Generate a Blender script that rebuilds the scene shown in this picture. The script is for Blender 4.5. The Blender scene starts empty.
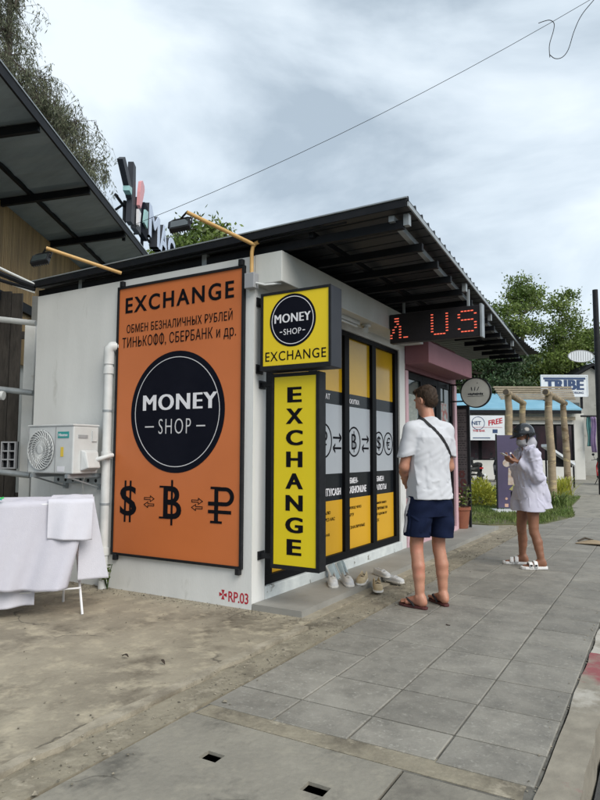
import bpy, bmesh, math, random
import numpy as np
from mathutils import Vector, Matrix
random.seed(7); rng = np.random.default_rng(11)
S = bpy.context.scene
COL = S.collection

# ------------------------------------------------------------------ camera
cam_d = bpy.data.cameras.new('camera'); cam = bpy.data.objects.new('camera', cam_d); COL.objects.link(cam)
S.camera = cam
cam_d.sensor_fit = 'VERTICAL'; cam_d.sensor_height = 24.0; cam_d.sensor_width = 18.0
cam_d.lens = 24.0 * 624.25 / 800.0
cam_d.clip_start = 0.05; cam_d.clip_end = 2000
CAM = Vector((3.0164, -4.3698, 1.30)); YAW, PITCH, ROLL = 0.5292, 0.0840, 0.003
_f = Vector((-math.sin(YAW) * math.cos(PITCH), math.cos(YAW) * math.cos(PITCH), math.sin(PITCH)))
_r = Vector((math.cos(YAW), math.sin(YAW), 0)); _u = _r.cross(_f)
_r2 = _r * math.cos(ROLL) + _u * math.sin(ROLL); _u2 = -_r * math.sin(ROLL) + _u * math.cos(ROLL)
cam.matrix_world = Matrix(((_r2.x, _u2.x, -_f.x, CAM.x), (_r2.y, _u2.y, -_f.y, CAM.y), (_r2.z, _u2.z, -_f.z, CAM.z), (0, 0, 0, 1)))

# ------------------------------------------------------------------ sky, sun, exposure
SUN_EL, SUN_AZ = math.radians(40), math.radians(-24)      # soft sun behind cloud, over the street
W = bpy.data.worlds.new('World'); S.world = W; W.use_nodes = True
nt = W.node_tree; nt.nodes.clear()
def N(t, **kw):
    n = nt.nodes.new(t)
    for k, v in kw.items(): setattr(n, k, v)
    return n
wout = N('ShaderNodeOutputWorld'); bg1 = N('ShaderNodeBackground'); bg2 = N('ShaderNodeBackground'); wmix = N('ShaderNodeMixShader')
sky = N('ShaderNodeTexSky', sky_type='NISHITA'); sky.sun_disc = False; sky.sun_elevation = SUN_EL; sky.sun_rotation = math.radians(90) - SUN_AZ
nt.links.new(sky.outputs[0], bg1.inputs[0]); bg1.inputs[1].default_value = 0.10
tc = N('ShaderNodeTexCoord'); mp = N('ShaderNodeMapping'); mp.inputs['Scale'].default_value = (1.0, 1.0, 2.2)
mp.inputs['Location'].default_value = (0.35, 0.1, 0.6)
nt.links.new(tc.outputs['Generated'], mp.inputs[0])
n1 = N('ShaderNodeTexNoise'); n1.inputs['Scale'].default_value = 2.3; n1.inputs['Detail'].default_value = 7; n1.inputs['Roughness'].default_value = .52; n1.inputs['Distortion'].default_value = .4
nt.links.new(mp.outputs[0], n1.inputs[0])
cr = N('ShaderNodeValToRGB'); cr.color_ramp.elements[0].position = .36; cr.color_ramp.elements[0].color = (.28, .335, .385, 1)
cr.color_ramp.elements[1].position = .64; cr.color_ramp.elements[1].color = (.575, .63, .665, 1)
e = cr.color_ramp.elements.new(.5); e.color = (.44, .50, .55, 1)
nt.links.new(n1.outputs[0], cr.inputs[0]); nt.links.new(cr.outputs[0], bg2.inputs[0]); bg2.inputs[1].default_value = 1.25
wmix.inputs[0].default_value = .86
nt.links.new(bg1.outputs[0], wmix.inputs[1]); nt.links.new(bg2.outputs[0], wmix.inputs[2]); nt.links.new(wmix.outputs[0], wout.inputs[0])
sl = bpy.data.lights.new('sun', 'SUN'); so = bpy.data.objects.new('sun', sl); COL.objects.link(so)
sl.energy = 2.0; sl.angle = math.radians(38); sl.color = (1, .94, .85)
sd = Vector((math.cos(SUN_EL) * math.cos(SUN_AZ), math.cos(SUN_EL) * math.sin(SUN_AZ), math.sin(SUN_EL)))
so.rotation_euler = (-sd).to_track_quat('-Z', 'Y').to_euler()
V = S.view_settings; V.view_transform = 'Standard'; V.look = 'None'; V.exposure = 0.55; V.gamma = 1.0; V.use_curve_mapping = False
S.cycles.max_bounces = 6

# ------------------------------------------------------------------ helpers
def mat(name, c1, c2=None, rough=.6, scale=6.0, bump=0.0, bscale=40.0, metal=0.0, spec=.5, stretch=(1, 1, 1), c3=None, s3=1.0, t3=(.52, .62), island=0.0, emit=None, emis=0.0, detail=5, c4=None, s4=40.0, t4=(.58, .68), crack=0.0, nr=.62, trans=0.0, ramp=(.35, .65), rvar=0.0):
    """Principled material: c1/c2 mixed by noise, blotches of c3 with a shape of their own, random per island, bump."""
    m = bpy.data.materials.new(name); m.use_nodes = True; t = m.node_tree; b = t.nodes['Principled BSDF']
    def n(ty): return t.nodes.new(ty)
    L = t.links.new
    b.inputs['Roughness'].default_value = rough; b.inputs['Metallic'].default_value = metal
    b.inputs['Specular IOR Level'].default_value = spec
    tc = n('ShaderNodeTexCoord'); mp = n('ShaderNodeMapping'); mp.inputs['Scale'].default_value = stretch; L(tc.outputs['Object'], mp.inputs[0])
    col = None
    if c2 is not None:
        no = n('ShaderNodeTexNoise'); no.inputs['Scale'].default_value = scale; no.inputs['Detail'].default_value = detail; no.inputs['Roughness'].default_value = nr
        L(mp.outputs[0], no.inputs[0]); r = n('ShaderNodeMapRange'); r.inputs[1].default_value = ramp[0]; r.inputs[2].default_value = ramp[1]; L(no.outputs[0], r.inputs[0])
        mx = n('ShaderNodeMix'); mx.data_type = 'RGBA'; mx.inputs[6].default_value = (*c1, 1); mx.inputs[7].default_value = (*c2, 1); L(r.outputs[0], mx.inputs[0]); col = mx.outputs[2]
        if rvar:
            rr = n('ShaderNodeMapRange'); rr.inputs[3].default_value = rough - rvar; rr.inputs[4].default_value = rough + rvar; L(r.outputs[0], rr.inputs[0]); L(rr.outputs[0], b.inputs['Roughness'])
    if c3 is not None:
        no = n('ShaderNodeTexNoise'); no.inputs['Scale'].default_value = s3; no.inputs['Detail'].default_value = 8; no.inputs['Roughness'].default_value = .68
        L(mp.outputs[0], no.inputs[0]); r = n('ShaderNodeMapRange'); r.inputs[1].default_value = t3[0]; r.inputs[2].default_value = t3[1]; L(no.outputs[0], r.inputs[0])
        mx = n('ShaderNodeMix'); mx.data_type = 'RGBA'; mx.inputs[7].default_value = (*c3, 1)
        if col: L(col, mx.inputs[6])
        else: mx.inputs[6].default_value = (*c1, 1)
        L(r.outputs[0], mx.inputs[0]); col = mx.outputs[2]
    if c4 is not None:
        no = n('ShaderNodeTexNoise'); no.inputs['Scale'].default_value = s4; no.inputs['Detail'].default_value = 4; no.inputs['Roughness'].default_value = .7
        L(mp.outputs[0], no.inputs[0]); r = n('ShaderNodeMapRange'); r.inputs[1].default_value = t4[0]; r.inputs[2].default_value = t4[1]; r.inputs[4].default_value = .8; L(no.outputs[0], r.inputs[0])
        mx = n('ShaderNodeMix'); mx.data_type = 'RGBA'; mx.inputs[7].default_value = (*c4, 1); L(col, mx.inputs[6]); L(r.outputs[0], mx.inputs[0]); col = mx.outputs[2]
    if crack:
        dn = n('ShaderNodeTexNoise'); dn.inputs['Scale'].default_value = 2.2; dn.inputs['Detail'].default_value = 6; L(mp.outputs[0], dn.inputs[0])
        am = n('ShaderNodeVectorMath'); am.operation = 'MULTIPLY_ADD'; am.inputs[1].default_value = (.7, .7, .0); L(dn.outputs[1], am.inputs[0]); L(mp.outputs[0], am.inputs[2])
        vo = n('ShaderNodeTexVoronoi'); vo.feature = 'DISTANCE_TO_EDGE'; vo.inputs['Scale'].default_value = crack; L(am.outputs[0], vo.inputs[0])
        r = n('ShaderNodeMapRange'); r.inputs[1].default_value = .0; r.inputs[2].default_value = .007; r.inputs[3].default_value = .75; r.inputs[4].default_value = 0; L(vo.outputs[0], r.inputs[0])
        m1 = n('ShaderNodeMapRange'); m1.inputs[1].default_value = .48; m1.inputs[2].default_value = .58; L(dn.outputs[0], m1.inputs[0]); mu = n('ShaderNodeMath'); mu.operation = 'MULTIPLY'; L(r.outputs[0], mu.inputs[0]); L(m1.outputs[0], mu.inputs[1])
        mx = n('ShaderNodeMix'); mx.data_type = 'RGBA'; mx.inputs[7].default_value = (.05, .045, .035, 1); L(col, mx.inputs[6]); L(mu.outputs[0], mx.inputs[0]); col = mx.outputs[2]
    if island:
        g = n('ShaderNodeNewGeometry'); hs = n('ShaderNodeHueSaturation'); r = n('ShaderNodeMapRange'); r.inputs[3].default_value = 1 - island; r.inputs[4].default_value = 1 + island
        L(g.outputs['Random Per Island'], r.inputs[0]); L(r.outputs[0], hs.inputs['Value'])
        if col: L(col, hs.inputs['Color'])
        else: hs.inputs['Color'].default_value = (*c1, 1)
        col = hs.outputs[0]
    if col: L(col, b.inputs['Base Color'])
    else: b.inputs['Base Color'].default_value = (*c1, 1)
    if bump:
        no = n('ShaderNodeTexNoise'); no.inputs['Scale'].default_value = bscale; no.inputs['Detail'].default_value = 6; L(mp.outputs[0], no.inputs[0])
        bp = n('ShaderNodeBump'); bp.inputs['Strength'].default_value = 1; bp.inputs['Distance'].default_value = bump; L(no.outputs[0], bp.inputs['Height']); L(bp.outputs[0], b.inputs['Normal'])
    if emit: b.inputs['Emission Color'].default_value = (*emit, 1); b.inputs['Emission Strength'].default_value = emis
    if trans:
        tr = n('ShaderNodeBsdfTranslucent'); ms = n('ShaderNodeMixShader'); ms.inputs[0].default_value = trans
        if col: L(col, tr.inputs[0])
        else: tr.inputs[0].default_value = (*c1, 1)
        o = t.nodes['Material Output']; L(b.outputs[0], ms.inputs[1]); L(tr.outputs[0], ms.inputs[2]); L(ms.outputs[0], o.inputs[0])
    return m

class MB:
    """collects simple solids, builds ONE mesh object"""
    def __init__(s): s.v = []; s.f = []
    def add(s, vs, fs):
        o = len(s.v); s.v += [tuple(v) for v in vs]; s.f += [tuple(i + o for i in f) for f in fs]; return s
    def box(s, x0, x1, y0, y1, z0, z1, M=None):
        p = [(x0, y0, z0), (x1, y0, z0), (x1, y1, z0), (x0, y1, z0), (x0, y0, z1), (x1, y0, z1), (x1, y1, z1), (x0, y1, z1)]
        if M is not None: p = [M @ Vector(q) for q in p]
        return s.add(p, [(0, 3, 2, 1), (4, 5, 6, 7), (0, 1, 5, 4), (1, 2, 6, 5), (2, 3, 7, 6), (3, 0, 4, 7)])
    def tube(s, pts, r, n=8, caps=True):
        pts = [Vector(p) for p in pts]; rs = r if isinstance(r, (list, tuple)) else [r] * len(pts); k = len(pts); vs = []; fs = []
        ref = None
        for i, p in enumerate(pts):
            d = (pts[min(i + 1, k - 1)] - pts[max(i - 1, 0)]).normalized()
            if ref is None: ref = d.orthogonal().normalized()
            a = (ref - d * ref.dot(d)); a = a.normalized() if a.length > 1e-6 else d.orthogonal().normalized(); ref = a; b = d.cross(a)
            for j in range(n):
                t = 2 * math.pi * j / n; vs.append(p + (a * math.cos(t) + b * math.sin(t)) * rs[i])
        for i in range(k - 1):
            for j in range(n): fs.append((i * n + j, i * n + (j + 1) % n, (i + 1) * n + (j + 1) % n, (i + 1) * n + j))
        if caps: fs.append(tuple(range(n - 1, -1, -1))); fs.append(tuple((k - 1) * n + j for j in range(n)))
        return s.add(vs, fs)
    def bar(s, p0, p1, w, h, up=(0, 0, 1)):
        p0, p1 = Vector(p0), Vector(p1); d = (p1 - p0).normalized(); u = Vector(up); x = d.cross(u).normalized(); u = x.cross(d)
        vs = []
        for p in (p0, p1):
            for a, b in ((-1, -1), (1, -1), (1, 1), (-1, 1)): vs.append(p + x * a * w / 2 + u * b * h / 2)
        return s.add(vs, [(0, 1, 2, 3), (7, 6, 5, 4), (0, 4, 5, 1), (1, 5, 6, 2), (2, 6, 7, 3), (3, 7, 4, 0)])
    def lathe(s, prof, M=None, n=24):
        """prof [(r,z)] about z"""
        vs = []; fs = []; k = len(prof)
        for r, z in prof:
            for j in range(n):
                t = 2 * math.pi * j / n; vs.append(Vector((r * math.cos(t), r * math.sin(t), z)))
        for i in range(k - 1):
            for j in range(n): fs.append((i * n + j, i * n + (j + 1) % n, (i + 1) * n + (j + 1) % n, (i + 1) * n + j))
        fs.append(tuple(range(n - 1, -1, -1))); fs.append(tuple((k - 1) * n + j for j in range(n)))
        if M is not None: vs = [M @ v for v in vs]
        return s.add(vs, fs)
    def prism(s, poly, fn, d0, d1):
        """poly [(u,v)] ccw, fn(u,v,w)->point, from w=d0 to w=d1"""
        n = len(poly); vs = [fn(u, v, d0) for u, v in poly] + [fn(u, v, d1) for u, v in poly]
        fs = [tuple(range(n - 1, -1, -1)), tuple(range(n, 2 * n))] + [(i, (i + 1) % n, n + (i + 1) % n, n + i) for i in range(n)]
        return s.add(vs, fs)
    def ring(s, c, r0, r1, fn, d0, d1, n=48):
        vs = []; fs = []
        for j in range(n):
            t = 2 * math.pi * j / n; cs, sn = math.cos(t), math.sin(t)
            for r, d in ((r0, d0), (r1, d0), (r1, d1), (r0, d1)): vs.append(fn(c[0] + r * cs, c[1] + r * sn, d))
        for j in range(n):
            a, b = 4 * j, 4 * ((j + 1) % n)
            for q in range(4): fs.append((a + q, a + (q + 1) % 4, b + (q + 1) % 4, b + q))
        return s.add(vs, fs)
    def grid(s, fn, nu, nv):
        vs = [fn(i / nu, j / nv) for i in range(nu + 1) for j in range(nv + 1)]
        fs = [(i * (nv + 1) + j, (i + 1) * (nv + 1) + j, (i + 1) * (nv + 1) + j + 1, i * (nv + 1) + j + 1) for i in range(nu) for j in range(nv)]
        return s.add(vs, fs)

def link(name, me, m, parent, local, smooth):
    o = bpy.data.objects.new(name, me); COL.objects.link(o)
    if m is not None: me.materials.append(m)
    if smooth: me.polygons.foreach_set('use_smooth', [True] * len(me.polygons))
    if parent is not None:
        o.parent = parent
        if not local:
            r = parent
            while r.parent is not None: r = r.parent
            if parent.parent is None: o.matrix_parent_inverse = r.matrix_basis.inverted()
    return o
def obj(name, mb, m, parent=None, local=False, smooth=False, bevel=0.0, fix=True):
    """ONE mesh object. Meshes are in world coordinates unless local=True (then in the thing's own frame)."""
    me = bpy.data.meshes.new(name); me.from_pydata(mb.v, [], mb.f)
    if fix or bevel:
        bm = bmesh.new(); bm.from_mesh(me)
        bmesh.ops.recalc_face_normals(bm, faces=bm.faces)
        if bevel:
            es = [e for e in bm.edges if len(e.link_faces) == 2 and e.calc_face_angle(0) > .6]
            bmesh.ops.bevel(bm, geom=es, offset=bevel, segments=2, profile=.5, affect='EDGES', clamp_overlap=True)
        bm.to_mesh(me); bm.free()
    me.update()
    o = link(name, me, m, parent, local, smooth)
    if smooth:
        try: me.set_sharp_from_angle(angle=math.radians(40))
        except Exception: pass
    return o
def tag(o, label, cat, group=None, kind=None):
    if label: o['label'] = label
    if cat: o['category'] = cat
    if group: o['group'] = group
    if kind: o['kind'] = kind
    return o
def thing(name, label, cat, loc=(0, 0, 0), rz=0.0, group=None):
    o = bpy.data.objects.new(name, None); COL.objects.link(o); o.empty_display_size = .1
    o.location = loc; o.rotation_euler = (0, 0, rz)
    o.matrix_basis = Matrix.Translation(loc) @ Matrix.Rotation(rz, 4, 'Z')
    return tag(o, label, cat, group)
def struct(name, mb, m, **kw):
    o = obj(name, mb, m, **kw); o['kind'] = 'structure'; return o
def dup(root, loc, rz, label, group=None):
    r = root.copy(); COL.objects.link(r); r.matrix_basis = Matrix.Translation(loc) @ Matrix.Rotation(rz, 4, 'Z'); r['label'] = label
    if group: r['group'] = group
    for ch in list(root.children):
        c = ch.copy(); COL.objects.link(c); c.parent = r; c.matrix_parent_inverse = ch.matrix_parent_inverse.copy()
        for g in ch.children:
            d = g.copy(); COL.objects.link(d); d.parent = c; d.matrix_parent_inverse = g.matrix_parent_inverse.copy()
    return r
def plane_fn(O, U, Vv, Nn):
    O, U, Vv, Nn = Vector(O), Vector(U), Vector(Vv), Vector(Nn)
    return lambda u, v, w: O + U * u + Vv * v + Nn * w
def glyphs(s, weight=0.0, spacing=1.0):
    c = bpy.data.curves.new('lettering', 'FONT'); c.body = s; c.offset = weight; c.resolution_u = 4; c.space_character = spacing; c.space_line = 1.15; c.extrude = .5; c.align_x = 'LEFT'
    o = bpy.data.objects.new('lettering', c); COL.objects.link(o)
    dg = bpy.context.evaluated_depsgraph_get(); me = bpy.data.meshes.new_from_object(o.evaluated_get(dg))
    v = [tuple(q.co) for q in me.vertices]; f = [tuple(p.vertices) for p in me.polygons]
    bpy.data.objects.remove(o); bpy.data.curves.remove(c); bpy.data.meshes.remove(me)
    return v, f
def text(mb, s, box, fn, d0=.001, d1=.003, weight=0.0, spacing=1.0):
    """fits the lettering's bounding box to box=(u0,u1,v0,v1) on the plane fn"""
    w = 0 if ('M' in s and weight > .018) else min(weight, .018); s2 = s.replace('Ф', 'О'); v, f = glyphs(s2, w, spacing); a = np.array(v); lo, hi = a.min(0), a.max(0); u0, u1, v0, v1 = box
    ku, kv = (u1 - u0) / (hi[0] - lo[0]), (v1 - v0) / (hi[1] - lo[1])
    ex_ = max(0, weight - w) * ku; sh = [0] if ex_ == 0 else [-ex_, 0, ex_]
    for i, dx in enumerate(sh):
        mb.add([fn(u0 + (q[0] - lo[0]) * ku + dx, v0 + (q[1] - lo[1]) * kv, d0 if q[2] < 0 else d1 + .00012 * i) for q in v], f)
    for i, ch in enumerate(s):
        if ch == 'Ф':
            xr = max(q[0] for q in glyphs(s2[:i + 1], w, spacing)[0]); o = np.array(glyphs('О', w)[0]); wd = o[:, 0].max() - o[:, 0].min(); xc = u0 + (xr - wd / 2 - lo[0]) * ku
            yl, yh = o[:, 1].min(), o[:, 1].max(); mb.prism(rect(xc - .045 * ku, xc + .045 * ku, v0 + (yl - .05 - lo[1]) * kv, v0 + (yh + .05 - lo[1]) * kv), fn, d0, d1 + .0002)
    return mb
def disc_poly(c, r, n=48): return [(c[0] + r * math.cos(2 * math.pi * i / n), c[1] + r * math.sin(2 * math.pi * i / n)) for i in range(n)]
def rect(u0, u1, v0, v1): return [(u0, v0), (u1, v0), (u1, v1), (u0, v1)]

RH = Vector((.8632, .5049, 0)); WH = Vector((-.5049, .8632, 0))
def NP(l, d, z):
    """the neighbouring plots are turned about 30 degrees from the shop: l sideways, d along"""
    p = CAM + RH * l + WH * d; return Vector((p.x, p.y, z))

# ------------------------------------------------------------------ materials
M = {}
M['wall'] = mat('white_paint', (.70, .71, .70), (.64, .65, .64), rough=.75, scale=2.2, bump=.0015, bscale=60, c3=(.36, .36, .32), s3=2.6, t3=(.60, .80), stretch=(1.3, 1.3, .35))
M['sill'] = mat('chipped_white_paint', (.62, .66, .66), (.5, .54, .55), rough=.7, scale=8, bump=.002, bscale=50, c3=(.2, .2, .18), s3=5, t3=(.63, .66))
M['trim'] = mat('white_beam_paint', (.62, .63, .61), (.54, .55, .52), rough=.7, scale=3, bump=.001, c3=(.36, .35, .31), s3=2.5, t3=(.62, .8), stretch=(1, 1, .4))
M['orange'] = mat('orange_vinyl', (.58, .165, .048), (.53, .148, .042), rough=.4, scale=.9, bump=.006, bscale=1.6, spec=.4)
M['ink'] = mat('black_vinyl', (.006, .006, .009), rough=.7, spec=.08)
M['navy'] = mat('navy_black_vinyl', (.004, .005, .011), (.007, .008, .015), rough=.7, spec=.08, scale=2)
M['whiteink'] = mat('white_vinyl', (.74, .74, .78), rough=.5)
M['greyink'] = mat('thin_pale_vinyl', (.6, .6, .62), rough=.5)
M['black'] = mat('black_painted_metal', (.010, .011, .013), (.016, .017, .02), rough=.5, spec=.2, scale=14)
M['frame'] = mat('black_aluminium', (.005, .0055, .007), rough=.5, spec=.1)
M['boxgrey'] = mat('dark_grey_sheet_metal', (.032, .035, .044), (.026, .029, .037), rough=.5, spec=.25, scale=5)
M['lemon'] = mat('lemon_acrylic', (.80, .60, .02), (.77, .57, .018), rough=.4, scale=1.6, spec=.3)
M['lemon2'] = mat('deep_lemon_acrylic', (.74, .58, .016), (.70, .55, .014), rough=.4, scale=1.6, spec=.3)
M['filmtop'] = mat('glossy_amber_film', (.60, .36, .015), (.54, .31, .013), rough=.16, scale=1.2, spec=.3)
M['film'] = mat('amber_film', (.66, .37, .025), (.62, .345, .022), rough=.3, scale=1.2, spec=.25)
M['filmgrey'] = mat('grey_blue_film', (.42, .455, .50), (.39, .425, .47), rough=.25, scale=1.5, spec=.3)
M['filmblack'] = mat('charcoal_film', (.010, .012, .015), (.015, .018, .022), rough=.25, scale=2, spec=.15)
M['roof_sheet'] = mat('charcoal_roof_sheet', (.020, .024, .029), (.03, .035, .04), rough=.5, scale=3, stretch=(.4, 1.5, 1))
M['steel_dark'] = mat('dark_steel', (.008, .010, .013), (.014, .015, .018), rough=.6, spec=.15, scale=6)
M['steel_light'] = mat('galvanised_steel', (.33, .36, .38), (.25, .28, .3), rough=.45, scale=9, metal=.3)
M['slate'] = mat('blue_grey_roof_sheet', (.30, .37, .42), (.22, .275, .315), rough=.5, scale=2.5, stretch=(.4, 1.5, 1))
M['yellow_pole'] = mat('ochre_conduit', (.58, .36, .13), (.5, .3, .1), rough=.5, scale=12)
M['greyplastic'] = mat('grey_plastic', (.30, .31, .33), rough=.5)
M['pvc'] = mat('white_plastic_pipe', (.66, .68, .68), (.55, .57, .57), rough=.4, scale=5, c3=(.35, .34, .3), s3=3, t3=(.6, .75))
M['acwhite'] = mat('white_appliance_paint', (.60, .62, .62), (.52, .54, .54), rough=.4, scale=4, c3=(.38, .36, .32), s3=6, t3=(.62, .75))
M['acgrill'] = mat('pale_grille', (.58, .60, .60), rough=.45)
M['acdark'] = mat('shadowed_fins', (.27, .28, .29), (.33, .34, .35), rough=.6, scale=20)
M['teal'] = mat('teal_badge', (.02, .30, .29), rough=.4)
M['amber'] = mat('yellow_sticker', (.72, .52, .06), rough=.5)
M['pink'] = mat('pink_paint', (.28, .125, .15), (.25, .11, .135), rough=.65, scale=3, bump=.001, c3=(.28, .14, .16), s3=3, t3=(.62, .75))
M['palepink'] = mat('pale_pink_jamb', (.60, .40, .45), (.55, .36, .4), rough=.6, scale=4)
M['darkglass'] = mat('dark_shop_glass', (.055, .07, .068), (.02, .026, .028), rough=.05, scale=1.4, spec=.8)
M['led'] = mat('led_panel_face', (.010, .009, .012), (.016, .013, .017), rough=.5, scale=40)
M['ledred'] = mat('lit_red_diodes', (.8, .1, .05), rough=.4, emit=(1.0, .17, .10), emis=.55)
M['concrete'] = mat('stained_yard_concrete', (.33, .295, .225), (.21, .185, .14), rough=.85, scale=1.1, bump=.005, bscale=30, c3=(.095, .078, .055), s3=1.4, t3=(.50, .66), detail=14, nr=.72, ramp=(.38, .62), c4=(.44, .39, .29), s4=5, t4=(.50, .68), crack=.55)
M['stripconc'] = mat('rough_strip_concrete', (.29, .26, .195), (.17, .15, .11), nr=.75, rough=.9, scale=4, bump=.012, bscale=14, c3=(.11, .095, .07), s3=2.2, t3=(.50, .66), detail=12, c4=(.40, .36, .28), s4=8, t4=(.54, .70))
M['slabconc'] = mat('grey_slab_concrete', (.27, .253, .21), (.175, .165, .14), nr=.74, rough=.85, scale=3.5, bump=.004, bscale=35, c3=(.10, .095, .08), s3=2.2, t3=(.50, .66), detail=12, c4=(.29, .27, .22), s4=7, t4=(.50, .68), crack=.7)
M['paver'] = mat('grey_paving_tile', (.150, .143, .125), (.240, .227, .197), nr=.74, rough=.78, scale=4.2, bump=.0022, bscale=70, c3=(.25, .238, .208), s3=2.6, t3=(.48, .70), island=.12, detail=12, rvar=.08, c4=(.31, .30, .265), s4=38, t4=(.56, .70))
M['joint'] = mat('joint_dirt', (.16, .155, .135), (.075, .07, .06), rough=.95, scale=9, bump=.002)
M['ledge'] = mat('smooth_cement_ledge', (.29, .283, .26), (.23, .225, .205), rough=.65, scale=2.5, bump=.001, c3=(.2, .19, .17), s3=2.4, t3=(.58, .75))
M['asphalt'] = mat('asphalt', (.05, .05, .052), (.075, .073, .07), rough=.85, scale=25, bump=.004, bscale=150)
M['soil'] = mat('earth', (.10, .085, .05), (.07, .09, .03), rough=.95, scale=.6, bump=.01, bscale=10)
M['lawn'] = mat('short_turf', (.075, .10, .03), (.12, .11, .055), rough=.95, scale=1.8, bump=.01, bscale=40)
M['grass'] = mat('grass_blades', (.10, .17, .035), (.17, .20, .06), rough=.7, scale=1.5, island=.4, trans=.25)
M['leaf'] = mat('mid_green_leaves', (.07, .12, .02), (.18, .24, .055), rough=.55, scale=.5, island=.5, trans=.3)
M['leafdark'] = mat('dark_green_leaves', (.03, .06, .02), (.06, .10, .035), rough=.55, scale=.6, island=.5, trans=.25)
M['leafgrey'] = mat('grey_green_needles', (.085, .10, .055), (.145, .155, .10), rough=.7, scale=.8, island=.5, trans=.25)
M['leafyellow'] = mat('yellow_green_leaves', (.50, .48, .07), (.34, .38, .06), rough=.55, scale=6, island=.35, trans=.3)
M['bark'] = mat('grey_brown_bark', (.10, .085, .065), (.06, .05, .04), rough=.9, scale=6, bump=.02, bscale=14)
M['log'] = mat('peeled_log', (.34, .27, .18), (.24, .19, .13), rough=.8, scale=5, bump=.010, bscale=9, c3=(.16, .11, .06), s3=2.0, t3=(.54, .60), stretch=(.6, .6, 1.6), c4=(.50, .40, .22), s4=3.1, t4=(.55, .62))
M['logtop'] = mat('weathered_batten', (.36, .31, .23), (.26, .22, .17), rough=.85, scale=6)
M['bamboo'] = mat('bamboo_slats', (.34, .235, .105), (.24, .16, .07), rough=.6, scale=3, stretch=(1, 1, .3), island=.25)
M['plank'] = mat('dark_weathered_planks', (.022, .02, .018), (.05, .045, .04), rough=.85, scale=6, stretch=(3, 3, .6), bump=.004, bscale=20, island=.35)
M['bluetin'] = mat('blue_roof_sheet', (.20, .40, .52), (.16, .35, .47), rough=.5, scale=1.5)
M['cream'] = mat('white_render', (.60, .60, .57), (.52, .52, .49), rough=.8, scale=1.0, c3=(.4, .39, .35), s3=1.2, t3=(.6, .75))
M['purple'] = mat('purple_print', (.075, .06, .13), (.06, .05, .105), rough=.55, scale=2)
M['towel'] = mat('white_terry', (.61, .61, .68), (.59, .59, .66), rough=.95, scale=22, bump=.0016, bscale=160)
M['towel2'] = mat('lavender_terry', (.54, .535, .605), (.52, .515, .585), rough=.95, scale=22, bump=.0016, bscale=160)
M['rack'] = mat('white_rack_tube', (.72, .73, .75), rough=.35)
M['skin'] = mat('tanned_skin', (.47, .235, .155), (.38, .17, .11), rough=.5, scale=6, bump=.0012, bscale=90, nr=.72, c3=(.50, .20, .14), s3=7, t3=(.52, .66))
M['skin2'] = mat('brown_skin', (.28, .13, .078), (.21, .095, .055), rough=.5, scale=6, bump=.0012, bscale=90, nr=.72)
M['tee'] = mat('white_jersey', (.56, .575, .61), (.53, .545, .585), rough=.9, scale=4, bump=.0006, bscale=300)
M['shorts'] = mat('navy_cotton', (.007, .011, .032), (.010, .016, .042), rough=.95, spec=.1, scale=7, bump=.001, bscale=160)
M['stripe'] = mat('white_red_side_stripe', (.62, .6, .64), rough=.9)
M['hair'] = mat('brown_hair', (.022, .013, .008), (.045, .027, .016), rough=.65, spec=.25, scale=60, stretch=(1, 1, .3), bump=.003, bscale=140)
M['strap'] = mat('black_webbing', (.012, .012, .014), rough=.8)
M['flip'] = mat('oxblood_rubber', (.09, .02, .02), (.06, .014, .014), rough=.6, scale=10)
M['linen'] = mat('pale_lavender_linen', (.55, .545, .645), (.50, .495, .60), rough=.95, scale=7, bump=.0012, bscale=220)
M['slide'] = mat('white_foam', (.72, .72, .72), rough=.55)
M['helmet'] = mat('gloss_black_shell', (.018, .02, .024), rough=.18, spec=.6)
M['maskcloth'] = mat('pale_grey_mask', (.36, .36, .38), (.27, .27, .29), rough=.9, scale=18)
M['phone'] = mat('phone_body', (.5, .5, .52), rough=.3)
M['screen'] = mat('phone_screen', (.02, .02, .03), rough=.1)
M['sneaker'] = mat('white_leather', (.62, .63, .64), (.5, .51, .52), rough=.6, scale=14)
M['bluesneaker'] = mat('pale_blue_canvas', (.46, .55, .58), (.36, .44, .47), rough=.8, scale=14)
M['beige'] = mat('beige_suede', (.47, .385, .25), (.40, .32, .20), rough=.9, scale=14)
M['sole'] = mat('off_white_rubber', (.58, .57, .54), rough=.6)
M['insole'] = mat('dark_insole', (.035, .033, .035), rough=.9)
M['terracotta'] = mat('terracotta', (.25, .085, .045), (.20, .07, .04), rough=.8, scale=8)
M['redpaint'] = mat('worn_red_paint', (.33, .07, .08), rough=.8)
M['red'] = mat('red_stencil_paint', (.42, .012, .03), rough=.8)
M['tyre'] = mat('rubber', (.012, .012, .012), rough=.8)
M['scooterdark'] = mat('dark_scooter_paint', (.02, .022, .026), rough=.25)
M['scooterred'] = mat('red_scooter_paint', (.35, .015, .015), rough=.25)
M['scootergrey'] = mat('silver_scooter_paint', (.35, .36, .38), rough=.3)
M['card'] = mat('brown_cardboard', (.36, .28, .18), (.28, .21, .13), rough=.9, scale=9)
M['signblue'] = mat('deep_blue_letters', (.015, .045, .13), rough=.5)
M['signwhite'] = mat('white_sign_board', (.66, .70, .74), (.6, .64, .68), rough=.5, scale=3)
M['menu'] = mat('chalky_menu_board', (.115, .10, .105), (.085, .075, .08), rough=.8, scale=9)
M['paleblue'] = mat('pale_blue_letter_face', (.50, .58, .74), rough=.4)
M['mint'] = mat('mint_face', (.30, .52, .52), rough=.4)
M['rosy'] = mat('pink_face', (.66, .30, .32), rough=.4)
M['disc'] = mat('stone_white_disc', (.46, .47, .44), (.40, .41, .38), rough=.6, scale=5)

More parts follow.
